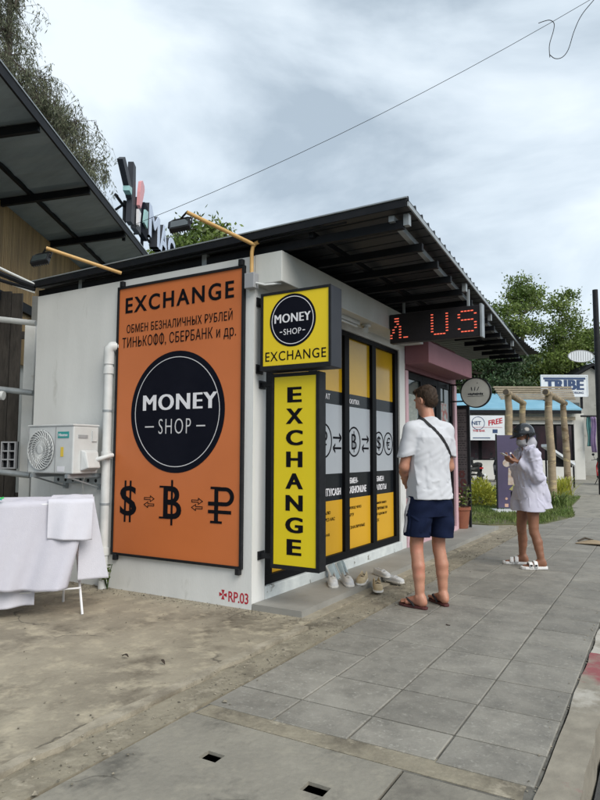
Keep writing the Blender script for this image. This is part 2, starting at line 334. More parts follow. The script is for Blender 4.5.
# worn red and white kerb paint, flaking to concrete (bands along the kerb)
def kerb_mat():
    m = bpy.data.materials.new('worn_kerb_paint'); m.use_nodes = True; t = m.node_tree; b = t.nodes['Principled BSDF']; L = t.links.new
    n = lambda ty: t.nodes.new(ty)
    tc = n('ShaderNodeTexCoord'); sx = n('ShaderNodeSeparateXYZ'); L(tc.outputs['Object'], sx.inputs[0])
    a = n('ShaderNodeMath'); a.operation = 'ADD'; a.inputs[1].default_value = .72 + 40; L(sx.outputs[1], a.inputs[0])
    mo = n('ShaderNodeMath'); mo.operation = 'MODULO'; mo.inputs[1].default_value = 1.3; L(a.outputs[0], mo.inputs[0])
    gt = n('ShaderNodeMath'); gt.operation = 'LESS_THAN'; gt.inputs[1].default_value = .62; L(mo.outputs[0], gt.inputs[0])
    paint = n('ShaderNodeMix'); paint.data_type = 'RGBA'; paint.inputs[6].default_value = (.42, .40, .355, 1); paint.inputs[7].default_value = (.25, .075, .08, 1); L(gt.outputs[0], paint.inputs[0])
    no = n('ShaderNodeTexNoise'); no.inputs['Scale'].default_value = 3.4; no.inputs['Detail'].default_value = 9; no.inputs['Roughness'].default_value = .68; L(tc.outputs['Object'], no.inputs[0])
    gy = n('ShaderNodeMapRange'); gy.inputs[1].default_value = -1.1; gy.inputs[2].default_value = -.25; gy.inputs[3].default_value = .22; gy.inputs[4].default_value = -.05; L(sx.outputs[1], gy.inputs[0])
    ad = n('ShaderNodeMath'); ad.operation = 'ADD'; L(no.outputs[0], ad.inputs[0]); L(gy.outputs[0], ad.inputs[1])
    r = n('ShaderNodeMapRange'); r.inputs[1].default_value = .44; r.inputs[2].default_value = .60; L(ad.outputs[0], r.inputs[0])
    no2 = n('ShaderNodeTexNoise'); no2.inputs['Scale'].default_value = 9; no2.inputs['Detail'].default_value = 8; L(tc.outputs['Object'], no2.inputs[0])
    cc = n('ShaderNodeMix'); cc.data_type = 'RGBA'; cc.inputs[6].default_value = (.14, .125, .10, 1); cc.inputs[7].default_value = (.34, .31, .25, 1); L(no2.outputs[0], cc.inputs[0])
    fin = n('ShaderNodeMix'); fin.data_type = 'RGBA'; L(r.outputs[0], fin.inputs[0]); L(paint.outputs[2], fin.inputs[6]); L(cc.outputs[2], fin.inputs[7])
    L(fin.outputs[2], b.inputs['Base Color']); b.inputs['Roughness'].default_value = .85
    bp = n('ShaderNodeBump'); bp.inputs['Distance'].default_value = .012; L(no2.outputs[0], bp.inputs['Height']); L(bp.outputs[0], b.inputs['Normal'])
    return m
M['kerb'] = kerb_mat()

# ------------------------------------------------------------------ the setting: ground, pavement, road
struct('ground', MB().box(-400, 400, -400, 400, -.6, -.20), M['soil'])
struct('yard_pavement', MB().box(-14, .58, -9, 12, -.18, 0), M['concrete'])
def wobble(x0, x1, y0, y1, z0, z1, n, amp, seed):
    """a long strip cast by hand: its edges wander a little"""
    r = random.Random(seed); mb = MB(); A = []; 
    for i in range(n + 1):
        y = y0 + (y1 - y0) * i / n; A.append((x0 + r.uniform(-amp, amp), x1 + r.uniform(-amp, amp), y, z1 + r.uniform(-amp, amp) * .12))
    vs = []; fs = []
    for a, b, y, z in A: vs += [(a, y, z0), (b, y, z0), (b - .004, y, z), (a + .004, y, z)]
    for i in range(n):
        p, q = 4 * i, 4 * i + 4
        for k in range(4): fs.append((p + k, p + (k + 1) % 4, q + (k + 1) % 4, q + k))
    fs += [(0, 1, 2, 3), (4 * n + 3, 4 * n + 2, 4 * n + 1, 4 * n)]
    return mb.add(vs, fs)
struct('gutter_bed', MB().box(.58, .92, -9, 9.3, -.18, -.012), M['stripconc'])
struct('gutter_strip', wobble(.70, .905, -9, 9.2, -.1, .003, 90, .016, 3), M['stripconc'])
struct('cement_curb_line', wobble(.585, .66, -9, -.22, -.1, .011, 60, .018, 5), mat('pale_cement', (.38, .34, .265), (.24, .215, .165), rough=.9, scale=6, bump=.010, bscale=18, c3=(.19, .165, .125), s3=1.5, t3=(.48, .62), detail=12, nr=.72))
# drain slab with two square holes
mb = MB(); X0, X1 = .92, 2.53
hs = [(1.245, 1.335, -2.19, -2.12), (1.745, 1.845, -2.19, -2.12)]
xs = [X0, hs[0][0], hs[0][1], hs[1][0], hs[1][1], 2.03]
mb.box(X0, 2.03, -2.12, -1.845, -.008, .006); mb.box(X0, 2.03, -9, -2.19, -.008, .006)
for i in (0, 2, 4): mb.box(xs[i], xs[i + 1], -2.19, -2.12, -.008, .006)
struct('drain_cover_slab', mb, M['slabconc'])
struct('drain_dark_fill', MB().box(1.0, 2.0, -2.3, -2.0, -.19, -.105), mat('black_drain_shade', (.006, .006, .005), rough=.9))  # near-black block added under the holes; their inner shade is put into its colour
struct('pavement_edge_slab', MB().box(2.045, 2.525, -9, -1.86, -.18, .008), mat('pale_slab_concrete', (.22, .205, .17), (.15, .142, .12), rough=.88, scale=4, bump=.006, bscale=30, c3=(.14, .13, .11), s3=3, t3=(.55, .66), detail=9))
struct('paving_border', wobble(.93, 2.5, -1.835, -1.68, -.1, .004, 2, .004, 8), M['stripconc'])
struct('paving_bed', MB().box(.92, 2.534, -1.845, 9.3, -.18, .001), M['joint'])
mb = MB(); r_ = random.Random(4)
xl = [.925, 1.315, 1.717, 2.125, 2.527]
for j in range(-1, 27):
    ya = -1.43 + .4075 * j
    for i in range(4):
        a, b = xl[i] + .004 + r_.uniform(-.002, .002), xl[i + 1] - .004 + r_.uniform(-.002, .002); c, d = ya + .006 + r_.uniform(-.003, .003), ya + .4075 - .006 + r_.uniform(-.003, .003)
        if j == -1: c = ya + .13 + r_.uniform(-.01, .01) + .02 * i * 0
        z = [.010 + r_.uniform(-.0012, .0012) for _ in range(4)]
        e_ = .005
        mb.add([(a, c, -.02), (b, c, -.02), (b, d, -.02), (a, d, -.02), (a, c, z[0] - .004), (b, c, z[1] - .004), (b, d, z[2] - .004), (a, d, z[3] - .004),
                (a + e_, c + e_, z[0]), (b - e_, c + e_, z[1]), (b - e_, d - e_, z[2]), (a + e_, d - e_, z[3])],
               [(0, 1, 5, 4), (1, 2, 6, 5), (2, 3, 7, 6), (3, 0, 4, 7), (4, 5, 9, 8), (5, 6, 10, 9), (6, 7, 11, 10), (7, 4, 8, 11), (8, 9, 10, 11)])
struct('pavement', mb, M['paver'])
struct('kerb', wobble(2.536, 2.69, -9, 30, -.25, .010, 260, .007, 6), M['kerb'])
struct('road', MB().box(2.70, 11.5, -60, 90, -.19, -.135), M['asphalt'])
struct('road_lane_line', MB().box(6.9, 7.05, -60, 90, -.16, -.131), mat('worn_lane_paint', (.6, .6, .56), (.3, .3, .28), rough=.8, scale=5))
struct('front_ledge', wobble(.004, .487, .0, 6.75, -.1, .050, 30, .004, 9), M['ledge'])
lp = [(-9, 7.28), (.2, 7.2), (1.05, 7.9), (1.35, 9.6), (.95, 12.5), (.8, 15.5), (-9, 15.5)]
struct('lawn', MB().prism(lp, lambda u, v, w: Vector((u, v, w)), -.1, .016), M['lawn'])
struct('path', MB().add([NP(2.6, 13, -.009), NP(12, 11, -.009), NP(30, 17, -.009), NP(30, 60, -.009), NP(-6, 60, -.009), NP(-6, 24, -.009), NP(3, 18, -.009),
     NP(2.6, 13, -.18), NP(12, 11, -.18), NP(30, 17, -.18), NP(30, 60, -.18), NP(-6, 60, -.18), NP(-6, 24, -.18), NP(3, 18, -.18)],
     [(0, 1, 2, 3, 4, 5, 6)] + [(i, (i + 1) % 7, 7 + (i + 1) % 7, 7 + i) for i in range(7)]).box(.63, 2.53, 9.31, 40, -.18, -.004), M['slabconc'])


# ------------------------------------------------------------------ the exchange shop
WX, WY = Vector((1, 0, 0)), Vector((0, 1, 0)); WZ = Vector((0, 0, 1))
left = plane_fn((0, 0, 0), WX, WZ, -WY)          # the side wall, seen from the yard: u = x, v = z
front = plane_fn((0, 0, 0), WY, WZ, WX)          # the shop front: u = y, v = z
shop = thing('exchange_shop', 'small white flat walled money exchange shop with a tall black framed window', 'shop', (-1.4, 1.7, 0))
mb = MB(); mb.box(-2.88, 0, 0, .195, 0, 3.0); mb.box(-2.88, -2.70, .195, 5.95, 0, 3.0); mb.box(-2.70, 0, 3.40, 3.60, 0, 3.0)
mb.box(-.2, 0, .195, 3.40, 2.66, 3.0)
obj('wall', mb, M['wall'], shop)
obj('beam', MB().box(.003, .28, .0, 3.56, 2.74, 3.006), M['trim'], shop, bevel=.006)
obj('sill', MB().box(-.2, .012, .197, 3.42, 0, .155), M['sill'], shop, bevel=.008)
obj('ceiling', MB().box(-2.70, -.2, .195, 3.40, 2.92, 2.995), M['trim'], shop)
win = obj('window', MB().box(-.12, -.02, .20, 3.435, .157, .235).box(-.12, -.02, .20, 3.435, 2.60, 2.655)
          .box(-.12, -.02, .20, .345, .235, 2.60).box(-.12, -.02, 3.295, 3.435, .235, 2.60), M['frame'], shop, bevel=.003)
mull = [1.12, 1.867, 2.62]
for y in mull: obj('mullion', MB().box(-.12, -.022, y - .058, y + .058, .235, 2.60), M['frame'], win, bevel=.003)
edges = [(.345, 1.062), (1.178, 1.809), (1.925, 2.562), (2.678, 3.295)]
bands = [('filmtop', 1.964, 2.60), ('filmblack', 1.819, 1.964), ('filmgrey', 1.077, 1.819), ('filmblack', .793, 1.077), ('film', .235, .793)]
for k, (a, b) in enumerate(edges):
    p = None
    for bn, z0, z1 in bands:
        o = obj('pane', MB().box(-.075, -.060, a, b, z0, z1), M[bn], win)
# symbols and words on the window film
fw = plane_fn((-.060, 0, 0), WY, WZ, WX)
sym = MB(); zc = 1.425
def ring_sym(c, R, w=.018): sym.ring(c, R - w, R, fw, .001, .003)
def ruble(mb, u, v, h, fn, t, d0, d1, serif=False):
    w = h * .60
    outer = [(u, v)] ; x0, x1 = u - w * .30, u + w * .5
    mb.prism(rect(x0 - t, x0, v - h / 2, v + h / 2), fn, d0, d1)
    n = 14; top, mid = v + h / 2, v - h * .02; R = (top - mid) / 2; cx = u + w * .12; vs = []; fs = []
    def arc(rr, rv): return [(cx + rr * math.cos(a), (top + mid) / 2 + rv * math.sin(a)) for a in [math.pi / 2 - math.pi * i / n for i in range(n + 1)]]
    o = [(x0, top)] + arc(R * 1.12, R) + [(x0, mid)]; i_ = [(x0, top - t * .8)] + arc(R * 1.12 - t, R - t * .8) + [(x0, mid + t * .8)]
    for q in range(len(o) - 1): mb.prism([o[q], i_[q], i_[q + 1], o[q + 1]][::-1], fn, d0, d1)
    mb.prism(rect(x0 - t * 2.6, x0 + w * .75, v - h * .235, v - h * .235 + t * .7), fn, d0 + .0004, d1 + .0004)
    if serif:
        mb.prism(rect(x0 - t * 2.0, x0 + t * 1.0, v - h / 2 - .002, v - h / 2 + t * .45), fn, d0 + .0008, d1 + .0008)
        mb.prism(rect(x0 - t * 2.0, x0 + t * .5, top - t * .45, top + .002), fn, d0 + .0008, d1 + .0008)
        mb.prism(rect(x0 - t * 2.6, x0 + w * .3, mid - .0, mid + t * .8), fn, d0 + .0012, d1 + .0012)
def baht(mb, u, v, h, fn, d0, d1, weight=.02, serif=0):
    text(mb, 'B', (u - h * .29, u + h * .29, v - h * .40, v + h * .40), fn, d0, d1, weight)
    mb.prism(rect(u - h * .045, u + h * .015, v - h * .55, v + h * .55), fn, d0 + .0004, d1 + .0004)
    if serif:
        for z in (v - h * .40, v + h * .355): mb.prism(rect(u - h * .42, u - h * .1, z, z + h * .045), fn, d0 + .0008, d1 + .0008)
def arrows(mb, u, v, w, fn, d0, d1, t):
    for s, dv in ((1, .28 * w), (-1, -.28 * w)):
        mb.prism(rect(u - w / 2, u + w / 2, v + dv - t / 2, v + dv + t / 2), fn, d0, d1)
        x = u + s * w / 2
        for q in (1, -1):
            a = (x, v + dv); b = (x - s * w * .27, v + dv + q * w * .2)
            p = [(a[0], a[1] - t * .6), (a[0], a[1] + t * .6), (b[0], b[1] + t * .6), (b[0], b[1] - t * .6)]
            mb.prism(p if (s > 0) else p[::-1], fn, d0 + .0003, d1 + .0003)
ring_sym((.56, zc), .17); text(sym, '$', (.49, .63, zc - .11, zc + .11), fw, weight=.01); arrows(sym, .87, zc - .02, .2, fw, .001, .003, .022)
ring_sym((1.38, zc), .185); ruble(sym, 1.385, zc, .21, fw, .026, .001, .003); arrows(sym, 1.69, zc - .02, .2, fw, .001, .003, .022)
ring_sym((2.115, zc), .172); baht(sym, 2.115, zc, .22, fw, .001, .003, .0); arrows(sym, 2.425, zc - .02, .19, fw, .001, .003, .022)
ring_sym((2.83, zc - .01), .148); text(sym, '$', (2.77, 2.89, zc - .1, zc + .08), fw, weight=.0)
ring_sym((3.135, zc - .01), .148); text(sym, '€', (3.07, 3.20, zc - .09, zc + .07), fw, weight=.0)
obj('symbol', sym, M['ink'], win, fix=False)
wt = MB()
text(wt, 'ВЫВАТ', (1.25, 1.52, 1.865, 1.925), fw, weight=.02)
text(wt, 'ПОКУПКА', (1.95, 2.26, 1.855, 1.91), fw, weight=.02)
text(wt, 'ЕМ', (1.21, 1.33, .955, 1.03), fw, weight=.03); text(wt, 'КРИПТУ/CASH', (1.21, 1.77, .845, .925), fw, weight=.03)
text(wt, 'ОБМЕН-', (1.95, 2.21, .955, 1.02), fw, weight=.03); text(wt, 'CASH/ONLINE', (1.95, 2.44, .845, .925), fw, weight=.03)
text(wt, 'ОБМЕН', (2.69, 2.97, .95, 1.015), fw, weight=.03); text(wt, 'ВАЛЮТЫ', (2.69, 3.05, .845, .915), fw, weight=.03)
text(wt, 'ЕМ', (.42, .54, .955, 1.03), fw, weight=.03); text(wt, 'CASH', (.42, .70, .845, .925), fw, weight=.03)
obj('lettering', wt, M['whiteink'], win, fix=False)
wl = MB()
for a, lines in ((1.21, [('ИПТОВАЛЮ', .32, .655), ('НИЕ ЧЕРЕЗ НАС', .42, .585), ('В ТАЙЛАНД', .30, .43)]), (1.94, [('ПЕРЕВОД ЧЕРЕЗ', .36, .665), ('КАРТУ', .16, .59), ('БЕЗНАЛИЧНЫЕ', .46, .45)]),
                 (2.69, [('ПРЯМОЙ ОБМЕН', .36, .675), ('НАЛИЧНЫХ НА', .40, .605), ('ВЫГОДНОМ КУ', .38, .535), ('РСЕ', .13, .465)]), (.40, [('НАЛИЧНЫЕ', .36, .65), ('КУРС ДНЯ', .30, .58)])):
    for s_, w_, z_ in lines: text(wl, s_, (a, a + w_, z_, z_ + .034), fw, weight=.01)
obj('small_print', wl, M['ink'], win, fix=False)

# orange poster on the side wall
poster = thing('wall_poster', 'big orange money exchange poster in a thin black frame on the white side wall', 'poster', (-.85, -.02, .32))
PX0, PX1, PZ0, PZ1 = -1.6205, -.0869, .323, 2.926
pf = plane_fn((0, -.022, 0), WX, WZ, -WY)
panel = obj('panel', MB().box(PX0 + .018, PX1 - .018, -.022, -.002, PZ0 + .018, PZ1 - .018), M['orange'], poster)
mb = MB(); t_ = .022
for b in ((PX0, PX1, PZ0, PZ0 + t_), (PX0, PX1, PZ1 - t_, PZ1), (PX0, PX0 + t_, PZ0 + t_, PZ1 - t_), (PX1 - t_, PX1, PZ0 + t_, PZ1 - t_)): mb.box(b[0], b[1], -.034, -.001, b[2], b[3])
obj('frame', mb, M['black'], poster)
for x in (PX0 + .06, PX1 - .035):
    for z in (PZ0 - .045, PZ1): obj('clip', MB().box(x - .022, x + .022, -.045, -.003, z - .003, z + .055), M['black'], poster, bevel=.006)
ins = MB()
text(ins, 'EXCHANGE', (-1.512, -.200, 2.652, 2.808), pf, weight=.024, spacing=1.25)
text(ins, 'ОБМЕН БЕЗНАЛИЧНЫХ РУБЛЕЙ', (-1.49, -.212, 2.455, 2.562), pf, weight=.004, spacing=1.1)
text(ins, 'ТИНЬКОФФ, СБЕРБАНК и др.', (-1.545, -.172, 2.285, 2.415), pf, weight=0.0, spacing=1.08)
v, f = glyphs('$', .03)
text(ins, 'S', (-1.52, -1.305, .70, .98), pf, weight=.012)
for x in (-1.452, -1.385): ins.prism(rect(x - .011, x + .011, .64, 1.03), pf, .0014, .0034)
baht(ins, -.862, .845, .37, pf, .001, .003, .012, 1)
ruble(ins, -.285, .845, .31, pf, .042, .001, .003, True)
for x in (-1.145, -.575):
    for s, dz in ((1, .028), (-1, -.028)):
        q = [(-.06, -.009), (.015, -.009), (.015, -.026), (.062, 0), (.015, .026), (.015, .009), (-.06, .009)]
        n = len(q)
        for i in range(n):
            a, b = q[i], q[(i + 1) % n]; A = Vector((x + s * a[0], .842 + dz + a[1])); B = Vector((x + s * b[0], .842 + dz + b[1])); d = (B - A).normalized() * .003; p = Vector((-d.y, d.x))
            ins.prism([tuple(A - d + p), tuple(A - d - p), tuple(B + d - p), tuple(B + d + p)], pf, .001, .003)
obj('lettering', ins, M['ink'], panel, fix=False)
badge = obj('badge', MB().prism(disc_poly((-.842, 1.672), .560, 72), pf, .001, .003), M['navy'], panel)
wm = MB(); wm.ring((-.842, 1.672), .500, .507, pf, .0035, .0050, 72)
text(wm, 'SHOP', (-1.045, -.660, 1.468, 1.606), pf, .0035, .005, -.012, 1.25)
for a, b in ((-1.215, -1.105), (-.595, -.495)): wm.prism(rect(a, b, 1.530, 1.542), pf, .0035, .005)
obj('ring', wm, M['greyink'], panel, fix=False)
obj('badge_lettering', text(MB(), 'MONEY', (-1.240, -.372, 1.688, 1.835), pf, .0035, .005, .035, 1.12), M['whiteink'], panel, fix=False)

# red stencil by the corner
st = MB(); text(st, 'RP.03', (-.236, -.030, .040, .128), left, .001, .002, .012, .95)
for a in range(4):
    d = Vector((math.cos(a * math.pi / 2), math.sin(a * math.pi / 2))); p = Vector((-d.y, d.x)); c = Vector((-.293, .092))
    st.prism([tuple(c + d * .006 + p * .004), tuple(c + d * .006 - p * .004), tuple(c + d * .040 - p * .017), tuple(c + d * .040 + p * .017)], left, .001, .002)
obj('stencil_mark', st, M['red'], shop, fix=False)

# ------------------------------------------------------------------ projecting light boxes
sq = thing('square_light_box', 'square yellow light box sign with a round black badge, above the tall yellow sign', 'sign', (.40, .1, 1.99))
X0, X1, Z0, Z1, Y0, Y1 = .075, .748, 1.985, 2.650, .0, .19
case = obj('case', MB().box(X0, X1, Y0, Y1, Z0, Z1), M['boxgrey'], sq, bevel=.006)
sf = plane_fn((0, Y0, 0), WX, WZ, -WY)
obj('face', MB().prism(rect(X0 + .024, X1 - .022, Z0 + .04, Z1 - .022), sf, .0005, .003), M['lemon'], sq)
fr = MB()
for r_ in (rect(X0, X1, Z0, Z0 + .038), rect(X0, X1, Z1 - .02, Z1), rect(X0, X0 + .022, Z0 + .038, Z1 - .02), rect(X1 - .020, X1, Z0 + .038, Z1 - .02)): fr.prism(r_, sf, .0005, .010)
obj('frame', fr, M['black'], sq)
cx, cz = .388, 2.395
obj('badge', MB().prism(disc_poly((cx, cz), .222, 64), sf, .0035, .005), M['navy'], sq)
bw = MB(); bw.ring((cx, cz), .196, .202, sf, .0055, .0065, 64); obj('ring', bw, M['whiteink'], sq)
bw = MB(); text(bw, 'MONEY', (cx - .172, cx + .172, 2.378, 2.452), sf, .0055, .0065, .03, 1.08); text(bw, 'SHOP', (cx - .085, cx + .085, 2.275, 2.325), sf, .0055, .0065, .0, 1.1)
for a in (-.122, .098): bw.prism(rect(cx + a, cx + a + .024, 2.297, 2.305), sf, .0055, .0065)
obj('badge_lettering', bw, M['whiteink'], sq, fix=False)
obj('lettering', text(MB(), 'EXCHANGE', (X0 + .048, X1 - .045, 2.062, 2.142), sf, .0035, .005, .004, 1.12), M['ink'], sq, fix=False)
for z in (2.015, 2.60): obj('bracket', MB().box(.004, X0 - .002, .055, .105, z - .02, z + .02).box(.001, .012, .03, .13, z - .04, z + .04), M['black'], sq)
vs = thing('tall_light_box', 'tall narrow yellow light box sign reading downwards, below the square sign', 'sign', (.36, .12, .36))
X0, X1, Z0, Z1, Y0, Y1 = .142, .602, .345, 1.965, .075, .185
obj('case', MB().box(X0, X1, Y0, Y1, Z0, Z1), M['black'], vs, bevel=.006)
sf = plane_fn((0, Y0, 0), WX, WZ, -WY)
obj('face', MB().prism(rect(X0 + .025, X1 - .032, Z0 + .035, Z1 - .03), sf, .0005, .003), M['lemon2'], vs)
fr = MB()
for r_ in (rect(X0, X1, Z0, Z0 + .033), rect(X0, X1, Z1 - .028, Z1), rect(X0, X0 + .023, Z0 + .033, Z1 - .028), rect(X1 - .03, X1, Z0 + .033, Z1 - .028)): fr.prism(r_, sf, .0005, .009)
obj('frame', fr, M['black'], vs)
tv = MB(); zt, zb = 1.845, .465; hh = .128; cxx = (X0 + X1) / 2 - .006
for i, ch in enumerate('EXCHANGE'):
    zc_ = zt - (zt - zb) * (i + .36) / 7.72; wd = {'E': .062, 'X': .078, 'C': .075, 'H': .072, 'A': .078, 'N': .076, 'G': .078}[ch]
    text(tv, ch, (cxx - wd, cxx + wd, zc_ - hh / 2, zc_ + hh / 2), sf, .0035, .005, .045)
obj('lettering', tv, M['ink'], vs, fix=False)
for z in (.43, 1.885): obj('bracket', MB().box(.004, X0 - .002, .105, .15, z - .018, z + .018).box(.001, .012, .08, .175, z - .035, z + .035), M['black'], vs)

# junction box with bent conduit, floodlights on ochre poles
jb = thing('junction_box', 'small grey junction box with ochre conduit bent over the wall top', 'electrical box', (-.004, -.03, 2.72))
obj('box', MB().box(-.055, .045, -.075, -.001, 2.70, 2.835), M['greyplastic'], jb, bevel=.006)
obj('conduit', MB().tube([(-.005, -.035, 2.83), (-.005, -.035, 3.02), (.005, -.034, 3.07), (.03, -.03, 3.098), (.06, -.03, 3.105)], .017, 10), M['yellow_pole'], jb, smooth=True)
obj('cable', MB().tube([(.045, -.04, 2.745), (.13, -.03, 2.72), (.22, .02, 2.73), (.24, .05, 2.735)], .009, 6), M['pvc'], jb, smooth=True)
def flood(p0, p1, label):
    p0, p1 = Vector(p0), Vector(p1)
    t = thing('flood_light', label, 'flood light', tuple(p0), 0, 'flood lights on ochre poles')
    obj('pole', MB().tube([p0, p1], .017, 10), M['yellow_pole'], t, smooth=True)
    d = (p1 - p0).normalized(); c = p1 + Vector((-.05, -.02, -.11))
    R = Matrix.Translation(c) @ Matrix.Rotation(math.radians(18), 4, 'Z') @ Matrix.Rotation(math.radians(-40), 4, 'X') @ Matrix.Rotation(math.radians(-14), 4, 'Y')
    lamp = obj('lamp', MB().box(-.085, .085, -.022, .022, -.062, .062, R), M['black'], t, bevel=.006)
    obj('lens', MB().box(-.072, .072, -.0265, -.0225, -.05, .05, R), M['darkglass'], lamp)
    mb = MB()
    for x in np.linspace(-.07, .07, 8): mb.box(x - .003, x + .003, .023, .038, -.055, .055, R)
    obj('cooling_fins', mb, M['black'], lamp)
    B = [R @ Vector(q) for q in ((-.095, 0, 0), (-.095, 0, .09), (-.06, .0, .115), (.06, .0, .115), (.095, 0, .09), (.095, 0, 0))]
    obj('bracket', MB().tube(B, .008, 6).tube([R @ Vector((0, 0, .115)), p1], .009, 6), M['black'], t)
flood((.02, -.032, 3.085), (-.255, -.60, 3.235), 'black flood light on an ochre pole leaning out above the orange poster')
flood((-1.545, -.06, 3.055), (-1.98, -.60, 3.225), 'black flood light on an ochre pole near the bamboo wall at the left')

# canopy roof over both shops
cp = thing('canopy_roof', 'dark ribbed metal canopy roof overhanging the walkway in front of both shops', 'roof', (0, 4, 3.0))
def ex(y): return 1.425 - .0752 * (y + .05)
def rz(x): return 3.135 + .0105 * (x + 1.8)
YA, YB = -.05, 8.0
mb = MB(); nr = int((YB - YA) / .10)
prof = []
for i in range(nr + 1):
    y = YA + (YB - YA) * i / nr
    prof += [(y - .012, 0.0), (y - .006, .028), (y + .010, .028), (y + .018, 0.0)] if i % 2 == 0 else [(y, 0.002)]
prof = [p for p in prof if p[0] >= YA - .02]
xs_ = [-3.0, -1.5, 0, 1.0]
vs_ = []; 
for y, h in prof:
    row = xs_ + [ex(y)]
    for x in row: vs_.append((x, y, rz(x) + h + .02))
    for x in row: vs_.append((x, y, rz(x) + h + .012))
k = 5; fs_ = []
for i in range(len(prof) - 1):
    for j in range(k - 1):
        a, b = i * 2 * k + j, (i + 1) * 2 * k + j
        fs_.append((a, a + 1, b + 1, b)); fs_.append((a + k, b + k, b + k + 1, a + k + 1))
    a, b = i * 2 * k + k - 1, (i + 1) * 2 * k + k - 1; fs_.append((a, b, b + k, a + k))
for i in (0, len(prof) - 1):
    for j in range(k - 1): a = i * 2 * k + j; fs_.append((a, a + 1, a + k + 1, a + k))
mb.add(vs_, fs_); obj('roof_sheet', mb, M['roof_sheet'], cp)
# edge trim along the gable end and the eave
mb = MB(); mb.bar((-3.0, YA - .014, rz(-3) - .008), (1.41, YA - .014, rz(1.41) - .008), .012, .05); obj('fascia', mb, M['steel_dark'], cp)
mb = MB(); mb.bar((-3.0, YA - .016, rz(-3) + .036), (1.42, YA - .016, rz(1.42) + .036), .02, .010); obj('edge_flashing', mb, M['steel_light'], cp)
mb = MB(); mb.bar((ex(YA) - .004, YA, rz(1.4) - .008), (ex(YB) - .004, YB, rz(.85) - .008), .012, .034); obj('eave_trim', mb, M['steel_light'], cp)
for i in range(15):
    y = .08 + .545 * i
    x1 = ex(y) - .075
    obj('rafter', MB().box(-2.95 if i == 0 else .29, x1, y - .022, y + .022, 3.01 if i else 3.022, 3.075 if i else 3.090), M['steel_dark'], cp)
mb = MB(); mb.bar((ex(.02) - .16, .02, 3.098), (ex(7.8) - .16, 7.8, 3.094), .045, .045); obj('purlin', mb, M['steel_light'], cp)
mb = MB(); mb.bar((.55, .02, 3.098), (.50, 7.8, 3.094), .045, .045); obj('purlin', mb, M['steel_dark'], cp)
for i in (0, 4, 7, 11):
    y = .08 + .545 * i; x = ex(y) - .05
    obj('post', MB().box(x - .022, x + .022, y - .025, y + .025, 3.04, 3.128), M['steel_light'], cp)
obj('post', MB().box(-.63, -.575, .055, .10, 3.001, 3.125), M['steel_light'], cp)
obj('post', MB().box(-2.3, -2.25, .055, .10, 3.001, 3.125), M['steel_light'], cp)
cb = MB(); cb.tube([(-2.95, -.03, 3.10), (-1.5, -.028, 3.085), (-.5, -.028, 3.098), (.05, -.03, 3.105), (.9, -.03, 3.12)], .008, 6); obj('cable', cb, M['steel_dark'], cp)

# LED display
led = thing('led_display', 'long black LED display with red lit letters hanging under the canopy', 'display', (.80, 2.42, 2.6))
LX0, LX1, LZ0, LZ1, LY = .292, 1.335, 2.565, 2.905, 2.36
obj('case', MB().box(LX0, LX1, LY, LY + .09, LZ0, LZ1), M['led'], led, bevel=.004)
obj('end_cap', MB().box(LX1 + .001, LX1 + .022, LY - .012, LY + .10, LZ0 - .012, LZ1 + .012), M['steel_light'], led)
lf = plane_fn((0, LY, 0), WX, WZ, -WY); G = {'L': [' 11', '  11', '  11', ' 1.1', ' 1.1', '1..1', '1..1.', '1..1.1'], }
U_ = ['1....1'] * 6 + ['1....1', '.1111.']; S_ = ['.1111.', '1....1', '1.....', '.1111.', '.....1', '.....1', '1....1', '.1111.']
L_ = ['..11..', '..11..', '...1..', '..1.1.', '.1..1.', '.1..1.', '1...1.', '1...1.11']
dm = MB()
for rows, x0, pit in ((L_, LX0 + .018, .027), (U_, .800, .034), (S_, 1.105, .036)):
    for j, row in enumerate(rows):
        for i, chh in enumerate(row):
            if chh == '1':
                u, v_ = x0 + i * pit, 2.85 - j * .032; dm.prism(rect(u - .0135, u + .0135, v_ - .0058, v_ + .0058), lf, .001, .003)
obj('lit_lettering', dm, M['ledred'], led, fix=False)
for x in (.45, 1.2): obj('hanger', MB().box(x - .012, x + .012, LY + .03, LY + .06, LZ1, 3.10), M['steel_light'], led)
# fluorescent batten and dome camera under the beam
tl = thing('tube_lamp', 'white fluorescent batten lamp fixed under the white beam', 'lamp', (.14, 1.5, 2.7))
obj('housing', MB().box(.12, .17, 1.10, 1.80, 2.695, 2.738), M['acwhite'], tl, bevel=.005); obj('tube', MB().tube([(.145, 1.13, 2.678), (.145, 1.77, 2.678)], .013, 8), M['pvc'], tl, smooth=True)
dc = thing('dome_camera', 'small white security camera under the white beam', 'camera', (.15, 2.0, 2.7))
obj('base', MB().lathe([(.05, 2.708), (.055, 2.715), (.055, 2.7385)], Matrix.Translation((.15, 2.0, 0)), 16), M['acwhite'], dc, smooth=True)
obj('body', MB().tube([(.15, 2.0, 2.70), (.16, 1.97, 2.675), (.19, 1.90, 2.655)], [.028, .034, .034], 12), M['acwhite'], dc, smooth=True)

